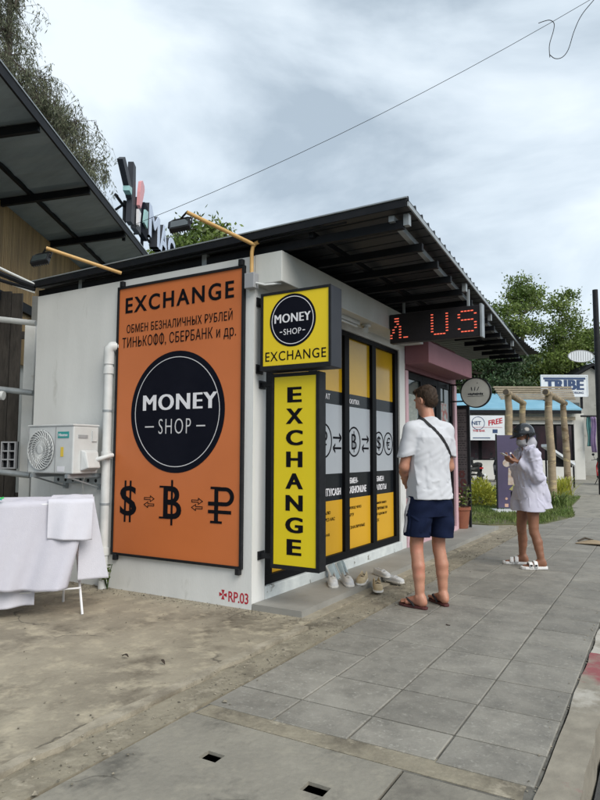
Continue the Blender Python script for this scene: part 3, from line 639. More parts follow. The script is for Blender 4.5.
# ------------------------------------------------------------------ pink shop next door
ps = thing('pink_shop', 'small pink fronted shop with dark glass doors beyond the man', 'shop', (-1, 4.8, 0))
obj('wall', MB().box(-2.70, -.30, 5.80, 5.95, 0, 3.0).box(-.30, 0, 3.605, 5.98, 2.44, 3.0).box(-.30, 0, 5.86, 5.98, 0, 2.44), M['pink'], ps)
obj('fascia', MB().box(.003, .34, 3.60, 5.74, 2.50, 2.79), M['pink'], ps, bevel=.008)
obj('jamb', MB().box(-.1, .014, 3.605, 3.70, 0.02, 2.42), M['palepink'], ps)
obj('jamb', MB().box(-.1, .012, 5.855, 5.985, 0.02, 2.42), M['palepink'], ps)
obj('threshold', MB().box(-.2, .03, 3.705, 5.85, 0.02, .115), M['palepink'], ps)
for a, b, nm in ((3.705, 4.37, 'door'), (4.44, 5.08, 'door'), (5.14, 5.85, 'window')):
    mb = MB(); mb.box(-.07, -.02, a, a + .075, .116, 2.42).box(-.07, -.02, b - .085, b, .116, 2.42).box(-.07, -.02, a + .075, b - .085, .116, .2).box(-.07, -.02, a + .075, b - .085, 2.33, 2.42)
    d = obj(nm, mb, M['frame'], ps)
    obj('pane', MB().box(-.05, -.042, a + .075, b - .085, .2, 2.33), M['darkglass'], d)
    if nm == 'door': obj('handle', MB().tube([(-.018, b - .12, .95), (.02, b - .12, .95), (.02, b - .12, 1.35), (-.018, b - .12, 1.35)], .010, 8), M['steel_light'], d)
obj('mullion', MB().box(-.07, -.018, 4.372, 4.438, .116, 2.42), M['frame'], ps); obj('mullion', MB().box(-.07, -.018, 5.082, 5.138, .116, 2.42), M['frame'], ps)
obj('sticker', MB().box(-.0415, -.0400, 4.60, 4.84, 2.02, 2.25), M['lemon'], ps)
obj('poster', MB().box(-.0415, -.0400, 5.30, 5.62, 1.55, 2.10), mat('faded_poster_print', (.30, .33, .33), (.28, .08, .07), rough=.4, scale=9, ramp=(.5, .56)), ps)
obj('poster', MB().box(-.0415, -.0400, 3.84, 4.18, 1.35, 2.12), mat('faded_price_list', (.20, .23, .21), (.33, .35, .32), rough=.4, scale=12, stretch=(1, 1, 3)), ps)
# round hanging sign
rs = thing('round_sign', 'round stone white sign on black arms at the end of the pink shop', 'sign', (.40, 5.75, 2.2))
rf = plane_fn((.435, 5.60, 2.262), WX, WZ, -WY)
obj('disc', MB().prism(disc_poly((0, 0), .232, 48), rf, -.02, .02), M['disc'], rs); obj('rim', MB().ring((0, 0), .228, .245, rf, -.026, .026), M['black'], rs)
mk = MB()
for i in range(9): mk.prism(rect(-.12 + i * .027, -.10 + i * .027, -.035 - (i % 3) * .004, -.012 + (i % 2) * .006), rf, .021, .023)
mk.prism(rect(-.13, .13, -.062, -.057), rf, .021, .023)
for a in (-.5, 0, .5): mk.prism([(-.02 + a * .08, .03), (-.01 + a * .08, .028), (a * .12, .09), (-.012 + a * .12, .085)], rf, .021, .023)
mk.prism(disc_poly((.03, .15), .008, 10), rf, .021, .023)
obj('motif', mk, M['boxgrey'], rs, fix=False)
for z in (2.13, 2.40): obj('arm', MB().tube([(.0, 5.60, z), (.235, 5.60, z)], .012, 8), M['black'], rs)
obj('post', MB().tube([(.012, 5.60, 1.9), (.012, 5.60, 2.43)], .014, 8), M['black'], rs)
# menu board and flower pot on the ledge end
mbd = thing('menu_board', 'tall grey menu board standing behind the flower pot', 'menu board', (-.10, 6.35, .05))
obj('panel', MB().box(-.36, .085, 6.33, 6.36, .12, 2.06), M['menu'], mbd)
obj('frame', MB().box(.086, .125, 6.32, 6.37, .05, 2.12).box(-.40, -.361, 6.32, 6.37, .05, 2.12).box(-.361, .086, 6.32, 6.37, 2.062, 2.12), M['black'], mbd)
mk = MB(); mf = plane_fn((0, 6.33, 0), WX, WZ, -WY); r_ = random.Random(2)
for i in range(26):
    z = 1.98 - i * .040
    if i % 6 == 5: continue
    x = -.33
    while x < .04:
        w_ = r_.uniform(.02, .06); mk.prism(rect(x, min(x + w_, .07), z, z + .014), mf, .001, .002); x += w_ + .015
obj('small_print', mk, mat('chalk_marks', (.035, .03, .035), rough=.9), mbd, fix=False)
mk = MB()
for cx_, cz_ in ((.0, .80), (-.06, .66), (.03, .52), (-.02, .94)):
    for a in range(6): mk.prism(disc_poly((cx_ + .035 * math.cos(a * 1.05), cz_ + .045 * math.sin(a * 1.05)), .026, 10), mf, .001 + a * .0002, .002 + a * .0002)
obj('flower_print', mk, mat('dull_red_print', (.10, .035, .035), rough=.8), mbd, fix=False)
pot = thing('flower_pot', 'terracotta flower pot with a straggly plant in front of the menu board', 'plant pot', (.0, 6.14, .05))
pc = Matrix.Translation((.005, 6.135, .052))
obj('pot', MB().lathe([(.115, 0), (.15, .30), (.165, .302), (.165, .35), (.145, .35), (.14, .31), (.0, .31)], pc, 28), M['terracotta'], pot, smooth=True)
pl = MB(); lf_ = MB(); r_ = random.Random(5)
for i in range(16):
    a = r_.uniform(0, 6.28); h = r_.uniform(.15, .42); q = Vector((.005 + .06 * math.cos(a), 6.135 + .06 * math.sin(a), .36)); tip = q + Vector((math.cos(a) * .12, math.sin(a) * .10, h))
    pl.tube([q, (q + tip) / 2 + Vector((0, 0, .04)), tip], .005, 5)
    for k_ in range(9):
        t = r_.uniform(.35, 1); c = q.lerp(tip, t) + Vector((r_.uniform(-.05, .05), r_.uniform(-.05, .05), r_.uniform(-.02, .05))); d = Vector((r_.uniform(-1, 1), r_.uniform(-1, 1), r_.uniform(-.3, .8))).normalized(); s = d.orthogonal().normalized()
        lf_.add([c, c + d * .03 + s * .014, c + d * .065, c + d * .03 - s * .014], [(0, 1, 2, 3)])
obj('stem', pl, M['bark'], pot); obj('leaves', lf_, M['leaf'], pot, fix=False)
fl = MB()
for i in range(10):
    c = Vector((.005 + r_.uniform(-.10, .04), 6.10 + r_.uniform(-.06, .05), r_.uniform(.46, .62))); fl.lathe([(.004, -.012), (.018, 0), (.012, .014), (.002, .018)], Matrix.Translation(c), 8)
obj('flowers', fl, mat('faded_pink_petals', (.45, .26, .24), (.5, .36, .3), rough=.8, scale=30), pot)

# ------------------------------------------------------------------ air conditioner, drain pipe
ac = thing('outdoor_unit', 'white air conditioner outdoor unit on a steel bracket on the side wall', 'air conditioner', (-2.07, -.25, 1.05))
AX0, AX1, AY0, AY1, AZ0, AZ1 = -2.385, -1.735, -.415, -.115, 1.095, 1.545
cs = obj('case', MB().box(AX0, AX1, AY0, AY1, AZ0, AZ1), M['acwhite'], ac, bevel=.012)
af = plane_fn((0, AY0, 0), WX, WZ, -WY)
obj('lid', MB().box(AX0 - .006, AX1 + .006, AY0 - .008, AY1 + .004, AZ1 - .002, AZ1 + .016), M['acwhite'], ac, bevel=.005)
fc = (-2.182, 1.318)
obj('fan_recess', MB().prism(disc_poly(fc, .192, 48), af, .0015, .003), M['acdark'], ac)
mb = MB()
for k_ in range(28):
    pts = []
    for i in range(8):
        r = .035 + .157 * i / 7; a = 2 * math.pi * k_ / 28 + 1.1 * (i / 7) ** 1.0
        pts.append(af(fc[0] + r * math.cos(a), fc[1] + r * math.sin(a), .014 + .004 * math.sin(i / 7 * 3.1)))
    mb.tube(pts, .0042, 5, False)
for r in (.08, .13, .185): mb.ring(fc, r - .004, r + .004, af, .010, .018, 40)
obj('grille', mb, M['acgrill'], ac); obj('hub', MB().prism(disc_poly(fc, .036, 24), af, .010, .022), M['acwhite'], ac)
mb = MB()
for u in (-2.385 + .012, -1.978): mb.prism(rect(u - .004, u + .004, AZ0 + .012, AZ1 - .012), af, .001, .005)
obj('panel_seam', mb, M['acdark'], ac)
obj('badge', MB().prism(rect(-1.950, -1.795, 1.43, 1.49), af, .0015, .004), M['teal'], ac)
obj('badge_lettering', text(MB(), 'Hisense', (-1.938, -1.812, 1.446, 1.474), af, .0045, .0055, .02), M['whiteink'], ac, fix=False)
obj('sticker', MB().prism(rect(-1.905, -1.865, 1.255, 1.345), af, .0015, .003), M['amber'], ac); obj('data_plate', MB().prism(rect(-1.945, -1.845, 1.115, 1.165), af, .0015, .003), M['whiteink'], ac)
asf = plane_fn((AX1, 0, 0), WY, WZ, WX)
mb = MB(); mb.prism(rect(-.36, -.25, 1.43, 1.46), asf, .001, .006); obj('vent', mb, M['acdark'], ac); obj('handle', MB().prism(rect(-.20, -.14, 1.40, 1.50), asf, .001, .012), M['acwhite'], ac)
mb = MB(); mb.add([(AX1 + .002, -.33, 1.12), (AX1 + .002, -.14, 1.12), (AX1 + .002, -.14, 1.32), (AX1 + .002, -.33, 1.32), (AX1 + .09, -.31, 1.15), (AX1 + .09, -.16, 1.15), (AX1 + .05, -.16, 1.30), (AX1 + .05, -.31, 1.30)], [(0, 1, 2, 3), (4, 5, 6, 7), (0, 1, 5, 4), (1, 2, 6, 5), (2, 3, 7, 6), (3, 0, 4, 7)])
obj('valve_cover', mb, M['acwhite'], ac, bevel=.01)
for x in (-2.30, -1.80):
    mb = MB(); mb.box(x - .02, x + .02, -.43, -.003, 1.055, 1.092).box(x - .02, x + .02, -.04, -.002, .93, 1.055).bar((x, -.40, 1.06), (x, -.03, .95), .03, .012); obj('bracket', mb, M['steel_light'], ac)
mb = MB(); mb.box(-2.45, -1.66, -.05, -.022, .985, 1.05); obj('rail', mb, M['steel_light'], ac)
mb = MB()
for i in range(7): mb.prism(disc_poly((-2.38 + i * .11, 1.018), .018, 12), plane_fn((0, -.05, 0), WX, WZ, -WY), .001, .002)
obj('slot', mb, M['steel_dark'], ac)
obj('hose', MB().tube([(-1.70, -.2, 1.22), (-1.64, -.16, 1.24), (-1.60, -.10, 1.265), (-1.60, -.06, 1.27)], [.022, .022, .022, .022], 10).tube([(-1.69, -.25, 1.18), (-1.9, -.15, 1.0), (-1.95, -.1, .88), (-1.98, -.08, .8)], .008, 6), M['pvc'], ac, smooth=True)
dp = thing('drain_pipe', 'white plastic drain pipe running down the side wall beside the poster', 'pipe', (-1.69, -.05, 0))
obj('pipe', MB().tube([(-1.69, -.055, 0), (-1.69, -.055, 2.22)], .043, 16), M['pvc'], dp, smooth=True)
obj('elbow', MB().tube([(-1.69, -.055, 2.16), (-1.69, -.055, 2.27), (-1.685, -.06, 2.31), (-1.665, -.045, 2.335), (-1.64, .0, 2.34)], .052, 16), M['pvc'], dp, smooth=True)
for z in (1.27, 2.10, .35): obj('collar', MB().tube([(-1.69, -.055, z - .035), (-1.69, -.055, z + .035)], .052, 16), M['pvc'], dp, smooth=True)
for z in (.8, 1.7): obj('clamp', MB().tube([(-1.69, -.055, z - .01), (-1.69, -.055, z + .01)], .047, 16), M['steel_light'], dp)

# ------------------------------------------------------------------ neighbour building at the left (turned 30 degrees)
nb = thing('restaurant_building', 'neighbouring timber building with bamboo wall under a wide sloping metal awning', 'building', tuple(NP(-4.5, 9, 0)))
def az(l): return 5.0 + .146 * (l + 2.93)            # awning rises toward its open edge
mb = MB(); L0, L1, D0, D1 = -9.0, -2.93, 2.6, 12.3
nseg = 48; vs_ = []; fs_ = []
for i in range(nseg + 1):
    d = D0 + (D1 - D0) * i / nseg; h = .022 if i % 2 else 0
    for l in (L0, L1):
        vs_ += [NP(l, d, az(l) + h), NP(l, d, az(l) + h + .006)]
for i in range(nseg):
    a, b = 4 * i, 4 * i + 4
    fs_ += [(a, a + 2, b + 2, b), (a + 1, b + 1, b + 3, a + 3), (a + 2, a + 3, b + 3, b + 2), (a, b, b + 1, a + 1)]
fs_ += [(0, 1, 3, 2), (4 * nseg, 4 * nseg + 2, 4 * nseg + 3, 4 * nseg + 1)]
mb.add(vs_, fs_); obj('awning_sheet', mb, M['slate'], nb)
mb = MB(); mb.bar(NP(L1 + .01, D0, 5.0), NP(L1 + .01, D1, 5.0), .025, .11); obj('awning_edge', mb, M['steel_dark'], nb)
mb = MB(); mb.bar(NP(L1 + .012, D0, 5.066), NP(L1 + .012, D1, 5.066), .04, .016); obj('edge_flashing', mb, M['steel_light'], nb)
for d in (3.3, 5.0, 6.75, 8.45, 10.2, 11.8):
    mb = MB(); mb.bar(NP(L0, d, az(L0) - .06), NP(L1 - .02, d, az(L1) - .06), .06, .10); obj('rafter', mb, M['steel_dark'], nb)
for l in (-3.75, -4.9, -6.2):
    mb = MB(); mb.bar(NP(l, D0, az(l) - .012), NP(l, D1, az(l) - .012), .05, .05); obj('purlin', mb, M['steel_dark'], nb)
mb = MB(); n_ = 110
for i in range(n_):
    d = 6.2 + (12.0 - 6.2) * i / n_; h = az(-4.2) - .03
    mb.tube([NP(-4.2, d, 2.6), NP(-4.2, d, h)], .026, 6)
obj('bamboo_wall', mb, M['bamboo'], nb)
mb = MB(); mb.bar(NP(-4.16, 6.0, 3.45), NP(-4.16, 12, 3.45), .08, .14); obj('beam', mb, M['steel_dark'], nb)
mb = MB(); mb.box(-.1, .1, 0, 1, 0, 1); 
obj('lower_wall', MB().add([NP(-4.26, 6.2, 0), NP(-4.26, 12, 0), NP(-4.26, 12, 2.6), NP(-4.26, 6.2, 2.6), NP(-4.4, 6.2, 0), NP(-4.4, 12, 0), NP(-4.4, 12, 2.6), NP(-4.4, 6.2, 2.6)], [(0, 1, 2, 3), (4, 7, 6, 5), (0, 4, 5, 1), (1, 5, 6, 2), (2, 6, 7, 3), (3, 7, 4, 0)]), M['cream'], nb)
# main body and roof behind, carrying the sign
mb = MB(); q = [NP(-9, 12.4, 0), NP(-3.3, 12.4, 0), NP(-3.3, 18, 0), NP(-9, 18, 0)]
mb.add(q + [p + Vector((0, 0, 4.7)) for p in q], [(0, 1, 5, 4), (1, 2, 6, 5), (2, 3, 7, 6), (3, 0, 4, 7), (4, 5, 6, 7)]); obj('wall', mb, M['cream'], nb)
mb = MB(); q = [NP(-9.2, 12.35, 4.72), NP(-2.95, 12.35, 4.72), NP(-2.95, 18.2, 4.72), NP(-9.2, 18.2, 4.72)]
mb.add(q + [p + Vector((0, 0, .12)) for p in q], [(3, 2, 1, 0), (0, 1, 5, 4), (1, 2, 6, 5), (2, 3, 7, 6), (3, 0, 4, 7), (4, 5, 6, 7)]); obj('roof', mb, M['slate'], nb)
for l in (-8.6, -5.9):
    mb = MB(); mb.bar(NP(l, 3.0, 0), NP(l, 3.0, az(l) - .1), .1, .1); obj('post', mb, M['steel_dark'], nb)
# the sign above the awning: emblem and letters, thick, facing the street
sg = thing('roof_sign', 'roof sign of thick pale letters with a bird and branch emblem above the awning', 'sign', tuple(NP(-2.93, 12, 5.2)))
gf = plane_fn(tuple(NP(-2.93, 0, 0)), WH, WZ, RH)      # u = along, v = height, faces the street
def letter(s, box, face, wt_=.0):
    v, f = glyphs(s, wt_)
    o1 = MB(); text(o1, s, box, gf, -.10, .06, wt_); o = obj('letter', o1, M['boxgrey'], sg, fix=False)
    o2 = MB(); text(o2, s, box, gf, .061, .072, wt_); obj('letter_face', o2, M[face], o, fix=False)
letter('M', (11.52, 12.35, 5.40, 6.02), 'paleblue', .02); letter('A', (12.42, 13.15, 5.42, 6.05), 'paleblue', .02); letter('C', (13.20, 13.9, 5.42, 6.06), 'paleblue', .02); letter('A', (13.98, 14.7, 5.42, 6.05), 'paleblue', .02); letter('W', (14.8, 15.8, 5.42, 6.05), 'paleblue', .02)
mb = MB()
def thick(poly, d0=-.04, d1=.055): return MB().prism(poly, gf, d0, d1)
obj('branch', thick([(10.30, 5.20), (10.50, 5.20), (10.55, 5.75), (10.52, 6.26), (10.36, 6.28), (10.34, 5.75)]), M['boxgrey'], sg)
obj('branch', thick([(10.30, 5.60), (10.33, 5.78), (10.02, 6.02), (9.86, 6.12), (9.72, 6.02), (9.95, 5.86)]), M['boxgrey'], sg)
obj('branch', thick([(10.62, 5.2), (10.95, 5.2), (10.95, 5.8), (10.75, 5.82)]), M['boxgrey'], sg)
obj('branch', thick([(11.05, 5.28), (11.42, 5.24), (11.40, 5.88), (11.18, 5.90)]), M['navy'], sg)
obj('bird', thick([(10.58, 5.60), (10.68, 5.58), (10.82, 5.82), (10.90, 6.0), (10.87, 6.07), (10.76, 6.12), (10.66, 6.06), (10.60, 5.85)], .065, .12), M['rosy'], sg)
obj('bird_tail', thick([(10.58, 5.25), (10.66, 5.24), (10.74, 5.51), (10.58, 5.53)], .065, .11), M['whiteink'], sg)
obj('leaf_shape', thick([(10.10, 5.66), (10.26, 5.64), (10.26, 5.77), (10.10, 5.74)], -.04, .07), M['mint'], sg)
obj('leaf_shape', thick([(11.0, 5.45), (11.25, 5.42), (11.28, 5.75), (11.08, 5.72)], .065, .10), M['mint'], sg)
mb = MB()
for d in (10.4, 11.6, 13.2, 15): mb.tube([NP(-3.02, d, 4.9), NP(-3.02, d, 5.6)], .03, 6).tube([NP(-3.9, d, 4.9), NP(-3.03, d, 5.55)], .022, 6)
mb.tube([NP(-3.03, 9.9, 5.5), NP(-3.03, 15.9, 5.5)], .025, 6); obj('strut', mb, M['steel_dark'], sg)

# plank fence, white steel posts and rails, breeze block wall in the corner
pf_ = thing('plank_fence', 'dark weathered plank fence at the left edge behind the drying rack', 'fence', tuple(NP(-4.2, 8.3, 0)))
r_ = random.Random(3); l = -6.6
while l < -3.82:
    w_ = r_.uniform(.13, .19); w_ = min(w_, -3.80 - l); h = r_.uniform(3.30, 3.52)
    mb = MB(); q = [NP(l, 8.45, 0), NP(l + w_ - .012, 8.45, 0), NP(l + w_ - .012, 8.48, 0), NP(l, 8.48, 0)]; mb.add(q + [p + Vector((0, 0, h)) for p in q], [(0, 1, 5, 4), (1, 2, 6, 5), (2, 3, 7, 6), (3, 0, 4, 7), (4, 5, 6, 7), (3, 2, 1, 0)])
    obj('plank', mb, M['plank'], pf_); l += w_
for z in (.7, 2.9):
    mb = MB(); mb.bar(NP(-6.6, 8.51, z), NP(-3.8, 8.51, z), .05, .1); obj('rail', mb, M['plank'], pf_)
gw = thing('side_wall', 'grey rendered wall stub between the plank fence and the shop', 'wall', tuple(NP(-3.5, 9, 0)))
mb = MB(); q = [NP(-3.80, 8.7, 0), NP(-2.6, 8.7, 0), NP(-2.6, 8.85, 0), NP(-3.80, 8.85, 0)]; mb.add(q + [p + Vector((0, 0, 3.5)) for p in q], [(0, 1, 5, 4), (1, 2, 6, 5), (2, 3, 7, 6), (3, 0, 4, 7), (4, 5, 6, 7)])
obj('wall', mb, mat('grey_render', (.24, .25, .24), (.18, .185, .18), rough=.85, scale=2), gw)
wp = thing('white_steel_post', 'white steel post left of the shop wall carrying the pale rails', 'post', tuple(NP(-3.3, 7.6, 0)))
mb = MB(); mb.box(-.065, .065, -.05, .05, 0, 2.86, Matrix.Translation(NP(-3.31, 7.6, 0)) @ Matrix.Rotation(.5292, 4, 'Z')); obj('post', mb, M['acwhite'], wp, bevel=.006)
for z in (2.84, 2.02, 1.07):
    mb = MB(); mb.tube([NP(-5.2, 7.22, z + .16), NP(-3.45, 7.22, z), NP(-3.10, 7.22, z - .04)], .035, 10); obj('rail', mb, M['steel_light'] if z < 2.5 else M['acwhite'], wp, smooth=True)
pt = thing('pipe_stub', 'short white pipe stub on the middle rail at the left edge', 'pipe', tuple(NP(-3.5, 7.1, 2)))
obj('pipe', MB().tube([NP(-3.75, 7.14, 1.985), NP(-3.44, 7.14, 1.945)], .045, 12), M['pvc'], pt, smooth=True); obj('cap', MB().tube([NP(-3.44, 7.14, 1.945), NP(-3.40, 7.14, 1.94)], .052, 12), M['pvc'], pt, smooth=True)
bb = thing('lattice_crate', 'dark open lattice block beside the air conditioner', 'crate', tuple(NP(-3.4, 7.4, 1)))
mb = MB(); fl_ = plane_fn(tuple(NP(0, 7.42, 0)), RH, WZ, -WH)
for u in (-3.52, -3.44, -3.36): mb.prism(rect(u, u + .016, 1.10, 1.42), fl_, 0, .05)
for z in (1.10, 1.20, 1.30, 1.404): mb.prism(rect(-3.52, -3.345, z, z + .016), fl_, .002, .048)
obj('lattice', mb, M['greyplastic'], bb); obj('back', MB().prism(rect(-3.52, -3.345, 1.10, 1.42), fl_, -.03, -.004), M['steel_dark'], bb)
cl = thing('overhead_cables', 'bundle of black and white cables sagging to the shop roof at the left', 'cables', tuple(NP(-3.6, 7, 3.2)))
end = Vector((-2.86, -.06, 3.06))
for i, (z, rr, mm, sag) in enumerate(((3.62, .014, 'pvc', .02), (3.52, .03, 'steel_dark', .05), (3.42, .02, 'steel_dark', .10), (3.36, .010, 'pvc', .04))):
    p0 = NP(-5.0, 6.7, z + .55); pts = [p0.lerp(end + Vector((0, 0, .06 - .03 * i)), t) - Vector((0, 0, sag * 4 * t * (1 - t))) for t in np.linspace(0, 1, 9)]
    obj('cable', MB().tube(pts, rr, 6), M[mm], cl, smooth=True)
pc_ = thing('power_cable', 'thin black cable slanting across the cloudy sky', 'cable', tuple(NP(-2, 9.3, 5)))
A, B = NP(-2.7, 9.6, 4.85), NP(6.5, 9.0, 9.55); pts = [A.lerp(B, t) - Vector((0, 0, .30 * 4 * t * (1 - t))) for t in np.linspace(0, 1, 15)]
obj('cable', MB().tube(pts, .0042, 5), M['steel_dark'], pc_)
lc = thing('cable_loop', 'loose hooked end of black cable hanging in the sky at the upper right', 'cable', tuple(NP(4, 9, 8)))
pts = [NP(l, 9.2, z) for l, z in ((3.86, 7.42), (3.86, 7.62), (3.93, 7.86), (3.94, 7.98), (3.86, 8.03), (3.7, 7.98))]
def smoothpts(p, n=6):
    o = []
    for i in range(len(p) - 1):
        a, b, c, d = p[max(i - 1, 0)], p[i], p[i + 1], p[min(i + 2, len(p) - 1)]
        for k in range(n):
            t = k / n; o.append(.5 * ((2 * b) + (c - a) * t + (2 * a - 5 * b + 4 * c - d) * t * t + (3 * b - a - 3 * c + d) * t ** 3))
    return o + [p[-1]]
obj('hook', MB().tube(smoothpts(pts), .006, 5), M['steel_dark'], lc)
pts = [NP(l, 9.2, z) for l, z in ((3.86, 7.46), (3.94, 7.40), (4.05, 7.42), (4.15, 7.55), (4.25, 7.85), (4.38, 8.12), (4.62, 8.42), (5.0, 8.9))]
obj('cable', MB().tube(smoothpts(pts), .006, 5), M['steel_dark'], lc)

# ------------------------------------------------------------------ drying rack with towels
rk = thing('drying_rack', 'white folding clothes drying rack by the side wall', 'drying rack', (-1.7, -1.3, 0))
RO = Vector((-1.007, -.806, 0)); RU = Vector((-.66, -.75, 0)).normalized(); RV = Vector((-RU.y, RU.x, 0)) * -1   # RU to the left along the rack, RV towards the wall
if RV.y < 0: RV = -RV
def rp(u, v, z): return RO + RU * u + RV * v + Vector((0, 0, z))
for v_ in (0, .55):
    obj('rail', MB().tube([rp(0, v_, .885), rp(2.0, v_, .885)], .009, 8), M['rack'], rk, smooth=True)
for i in range(6): obj('rod', MB().tube([rp(.02, .02 + .10 * i, .885), rp(1.98, .02 + .10 * i, .885)], .004, 6), M['rack'], rk)
for u in (.10, 1.9):
    obj('leg', MB().tube([rp(u + .07, .50, .87), rp(u - .045, .05, .0)], .010, 8), M['rack'], rk, smooth=True)
    obj('leg', MB().tube([rp(u + .09, .03, .87), rp(u + .12, .55, .0)], .010, 8), M['rack'], rk, smooth=True)
obj('brace', MB().tube([rp(.075, .10, .20), rp(1.9, .06, .16)], .008, 8), M['rack'], rk, smooth=True)
obj('brace', MB().tube([rp(.22, .50, .20), rp(1.9, .50, .20)], .008, 8), M['rack'], rk, smooth=True)
def drape(name, label, m, u0, u1, v0, front, back, top, seed, flare=0.0, skew=0.0, span=.55):
    r = random.Random(seed); ph = [r.uniform(0, 6) for _ in range(6)]
    ltot = front + span + back
    def fn(s, t):
        u = u0 + (u1 - u0) * s; q = t * ltot
        fo = .014 * math.sin(9 * u + ph[0] + 2 * t) + .010 * math.sin(17 * u + ph[1]) + .006 * math.sin(33 * u + ph[2] + 7 * t)
        if q < front:
            hgt = (front - q); k = hgt / max(front, .01)
            return rp(u + skew * k * (1 - s) + flare * k * (1 - s), v0 - .012 - fo * (.4 + 1.7 * k) - .03 * k * (1 - .5 * math.sin(3 * u + ph[2])), top - hgt + .012 * math.sin(6 * u + ph[4]) * k)
        if q < front + span:
            w = (q - front) / span
            return rp(u, v0 + w * span, top + .006 + .012 * math.sin(w * math.pi * 6 + ph[3]) + .010 * math.sin(23 * u + ph[5]) * math.sin(w * math.pi))
        k = (q - front - span); return rp(u, v0 + span + .012 + fo * (.3 + k), top - k)
    mb = MB().grid(fn, 70, 90)
    o = obj(name, mb, m, None, smooth=True, fix=False); o.data.set_sharp_from_angle(angle=3.1) if hasattr(o.data, 'set_sharp_from_angle') else None
    md = o.modifiers.new('thick', 'SOLIDIFY'); md.thickness = .006; md.offset = 1
    return tag(o, label, 'towel', 'towels on the drying rack')
drape('towel', 'largest lavender white towel hanging low over the front of the drying rack', M['towel2'], .03, 1.9, -.005, .66, .5, .895, 1, skew=.14)
drape('towel', 'white towel folded short over the right end of the drying rack on top', M['towel'], .0, .335, -.022, .30, .25, .912, 2, span=.58)
drape('towel', 'white towel with a corner trailing at the far right end of the drying rack', M['towel'], -.01, .10, .10, .62, .45, .900, 5, flare=-.13, span=.40)
drape('towel', 'white towel hanging lowest inside the drying rack, under the lavender one', M['towel'], .42, 1.9, .12, .80, .3, .889, 9, span=.3)
cpn = thing('clothes_peg', 'bright green plastic clothes peg on the rack top at the left edge', 'clothes peg', tuple(rp(1.25, .02, .92)))
obj('jaw', MB().bar(rp(.72, -.06, .925), rp(.66, -.02, .945), .018, .012), mat('green_plastic', (.05, .5, .12), rough=.4), cpn); obj('jaw', MB().bar(rp(.72, -.05, .945), rp(.67, -.035, .93), .018, .010), M['teal'], cpn)

# ------------------------------------------------------------------ right background
def sf_at(d, l0=0): return plane_fn(tuple(NP(l0, d, 0)), RH, WZ, -WH)
def nbox(mb, l0, l1, d0, d1, z0, z1, zt=None):
    q = [NP(l0, d0, z0), NP(l1, d0, z0), NP(l1, d1, z0), NP(l0, d1, z0), NP(l0, d0, z1), NP(l1, d0, z1), NP(l1, d1, zt or z1), NP(l0, d1, zt or z1)]
    return mb.add(q, [(0, 3, 2, 1), (4, 5, 6, 7), (0, 1, 5, 4), (1, 2, 6, 5), (2, 3, 7, 6), (3, 0, 4, 7)])
bh = thing('blue_roofed_shop', 'long low white shop with a pale blue metal roof across the yard', 'building', tuple(NP(10, 32, 0)))
mb = MB(); nbox(mb, -2, 13.72, 31.2, 36, 0, .95); nbox(mb, -2, 7.6, 31.2, 31.5, .95, 2.9); nbox(mb, 13.70, 14.2, 31.2, 36, 0, 3.3); nbox(mb, -2, 13.69, 31.2, 31.5, 2.75, 3.3)
obj('wall', mb, M['cream'], bh)
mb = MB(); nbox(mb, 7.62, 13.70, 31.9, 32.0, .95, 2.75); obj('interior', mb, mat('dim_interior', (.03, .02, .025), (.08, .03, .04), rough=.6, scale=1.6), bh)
for l0, l1 in ((7.62, 9.0), (9.02, 10.2), (10.22, 11.6), (11.62, 12.75), (12.77, 13.68)):
    mb = MB(); f_ = sf_at(31.25)
    for r_ in (rect(l0, l1, .96, 1.02), rect(l0, l1, 2.68, 2.74), rect(l0, l0 + .07, 1.02, 2.68), rect(l1 - .07, l1, 1.02, 2.68)): mb.prism(r_, f_, -.05, .0)
    o = obj('window', mb, M['frame'], bh); obj('pane', MB().prism(rect(l0 + .07, l1 - .07, 1.02, 2.68), f_, -.035, -.025), mat('dusky_window_glass', (.05, .028, .035), (.02, .02, .025), rough=.08, scale=.9), o)
mb = MB(); nbox(mb, -2.4, 13.9, 30.7, 33.5, 3.42, 3.50, 4.5); o = mb
o.v[-1]; obj('roof', mb, M['bluetin'], bh)
mb = MB(); nbox(mb, -2.4, 13.85, 30.66, 30.74, 3.25, 3.41); obj('gutter', mb, M['steel_dark'], bh)
mb = MB(); nbox(mb, 8.0, 13.7, 31.0, 31.15, 2.95, 3.12); obj('lintel_strip', mb, M['logtop'], bh)
# banner with the exchange notice
bn = thing('exchange_banner', 'white printed banner with a red slanted word under the blue roof', 'banner', tuple(NP(9.2, 30.5, 1.9)))
f_ = sf_at(30.55); obj('cloth', MB().prism(rect(7.2, 10.02, 1.93, 3.14), f_, 0, .02), M['signwhite'], bn)
mb = MB(); text(mb, 'NET', (8.42, 8.86, 2.68, 2.86), f_, .021, .03, .02); mb.ring((8.72, 2.76), .30, .325, f_, .021, .03, 32); mb.prism(rect(8.45, 9.3, 2.02, 2.06), f_, .021, .03); mb.prism(rect(9.42, 9.66, 2.28, 2.46), f_, .021, .03); obj('lettering', mb, M['signblue'], bn, fix=False)
mb = MB(); rot = lambda u, v, w: f_(9.55 + (u - 9.55) * .97 - (v - 2.83) * .0, v + (u - 9.55) * .20, w)
text(mb, 'FREE', (9.22, 9.92, 2.70, 2.96), rot, .021, .03, .03); text(mb, 'THE BAR', (8.45, 9.05, 2.34, 2.44), f_, .021, .03, .02); mb.prism(rect(8.45, 9.9, 2.55, 2.565), f_, .021, .03); obj('red_lettering', mb, M['red'], bn, fix=False)
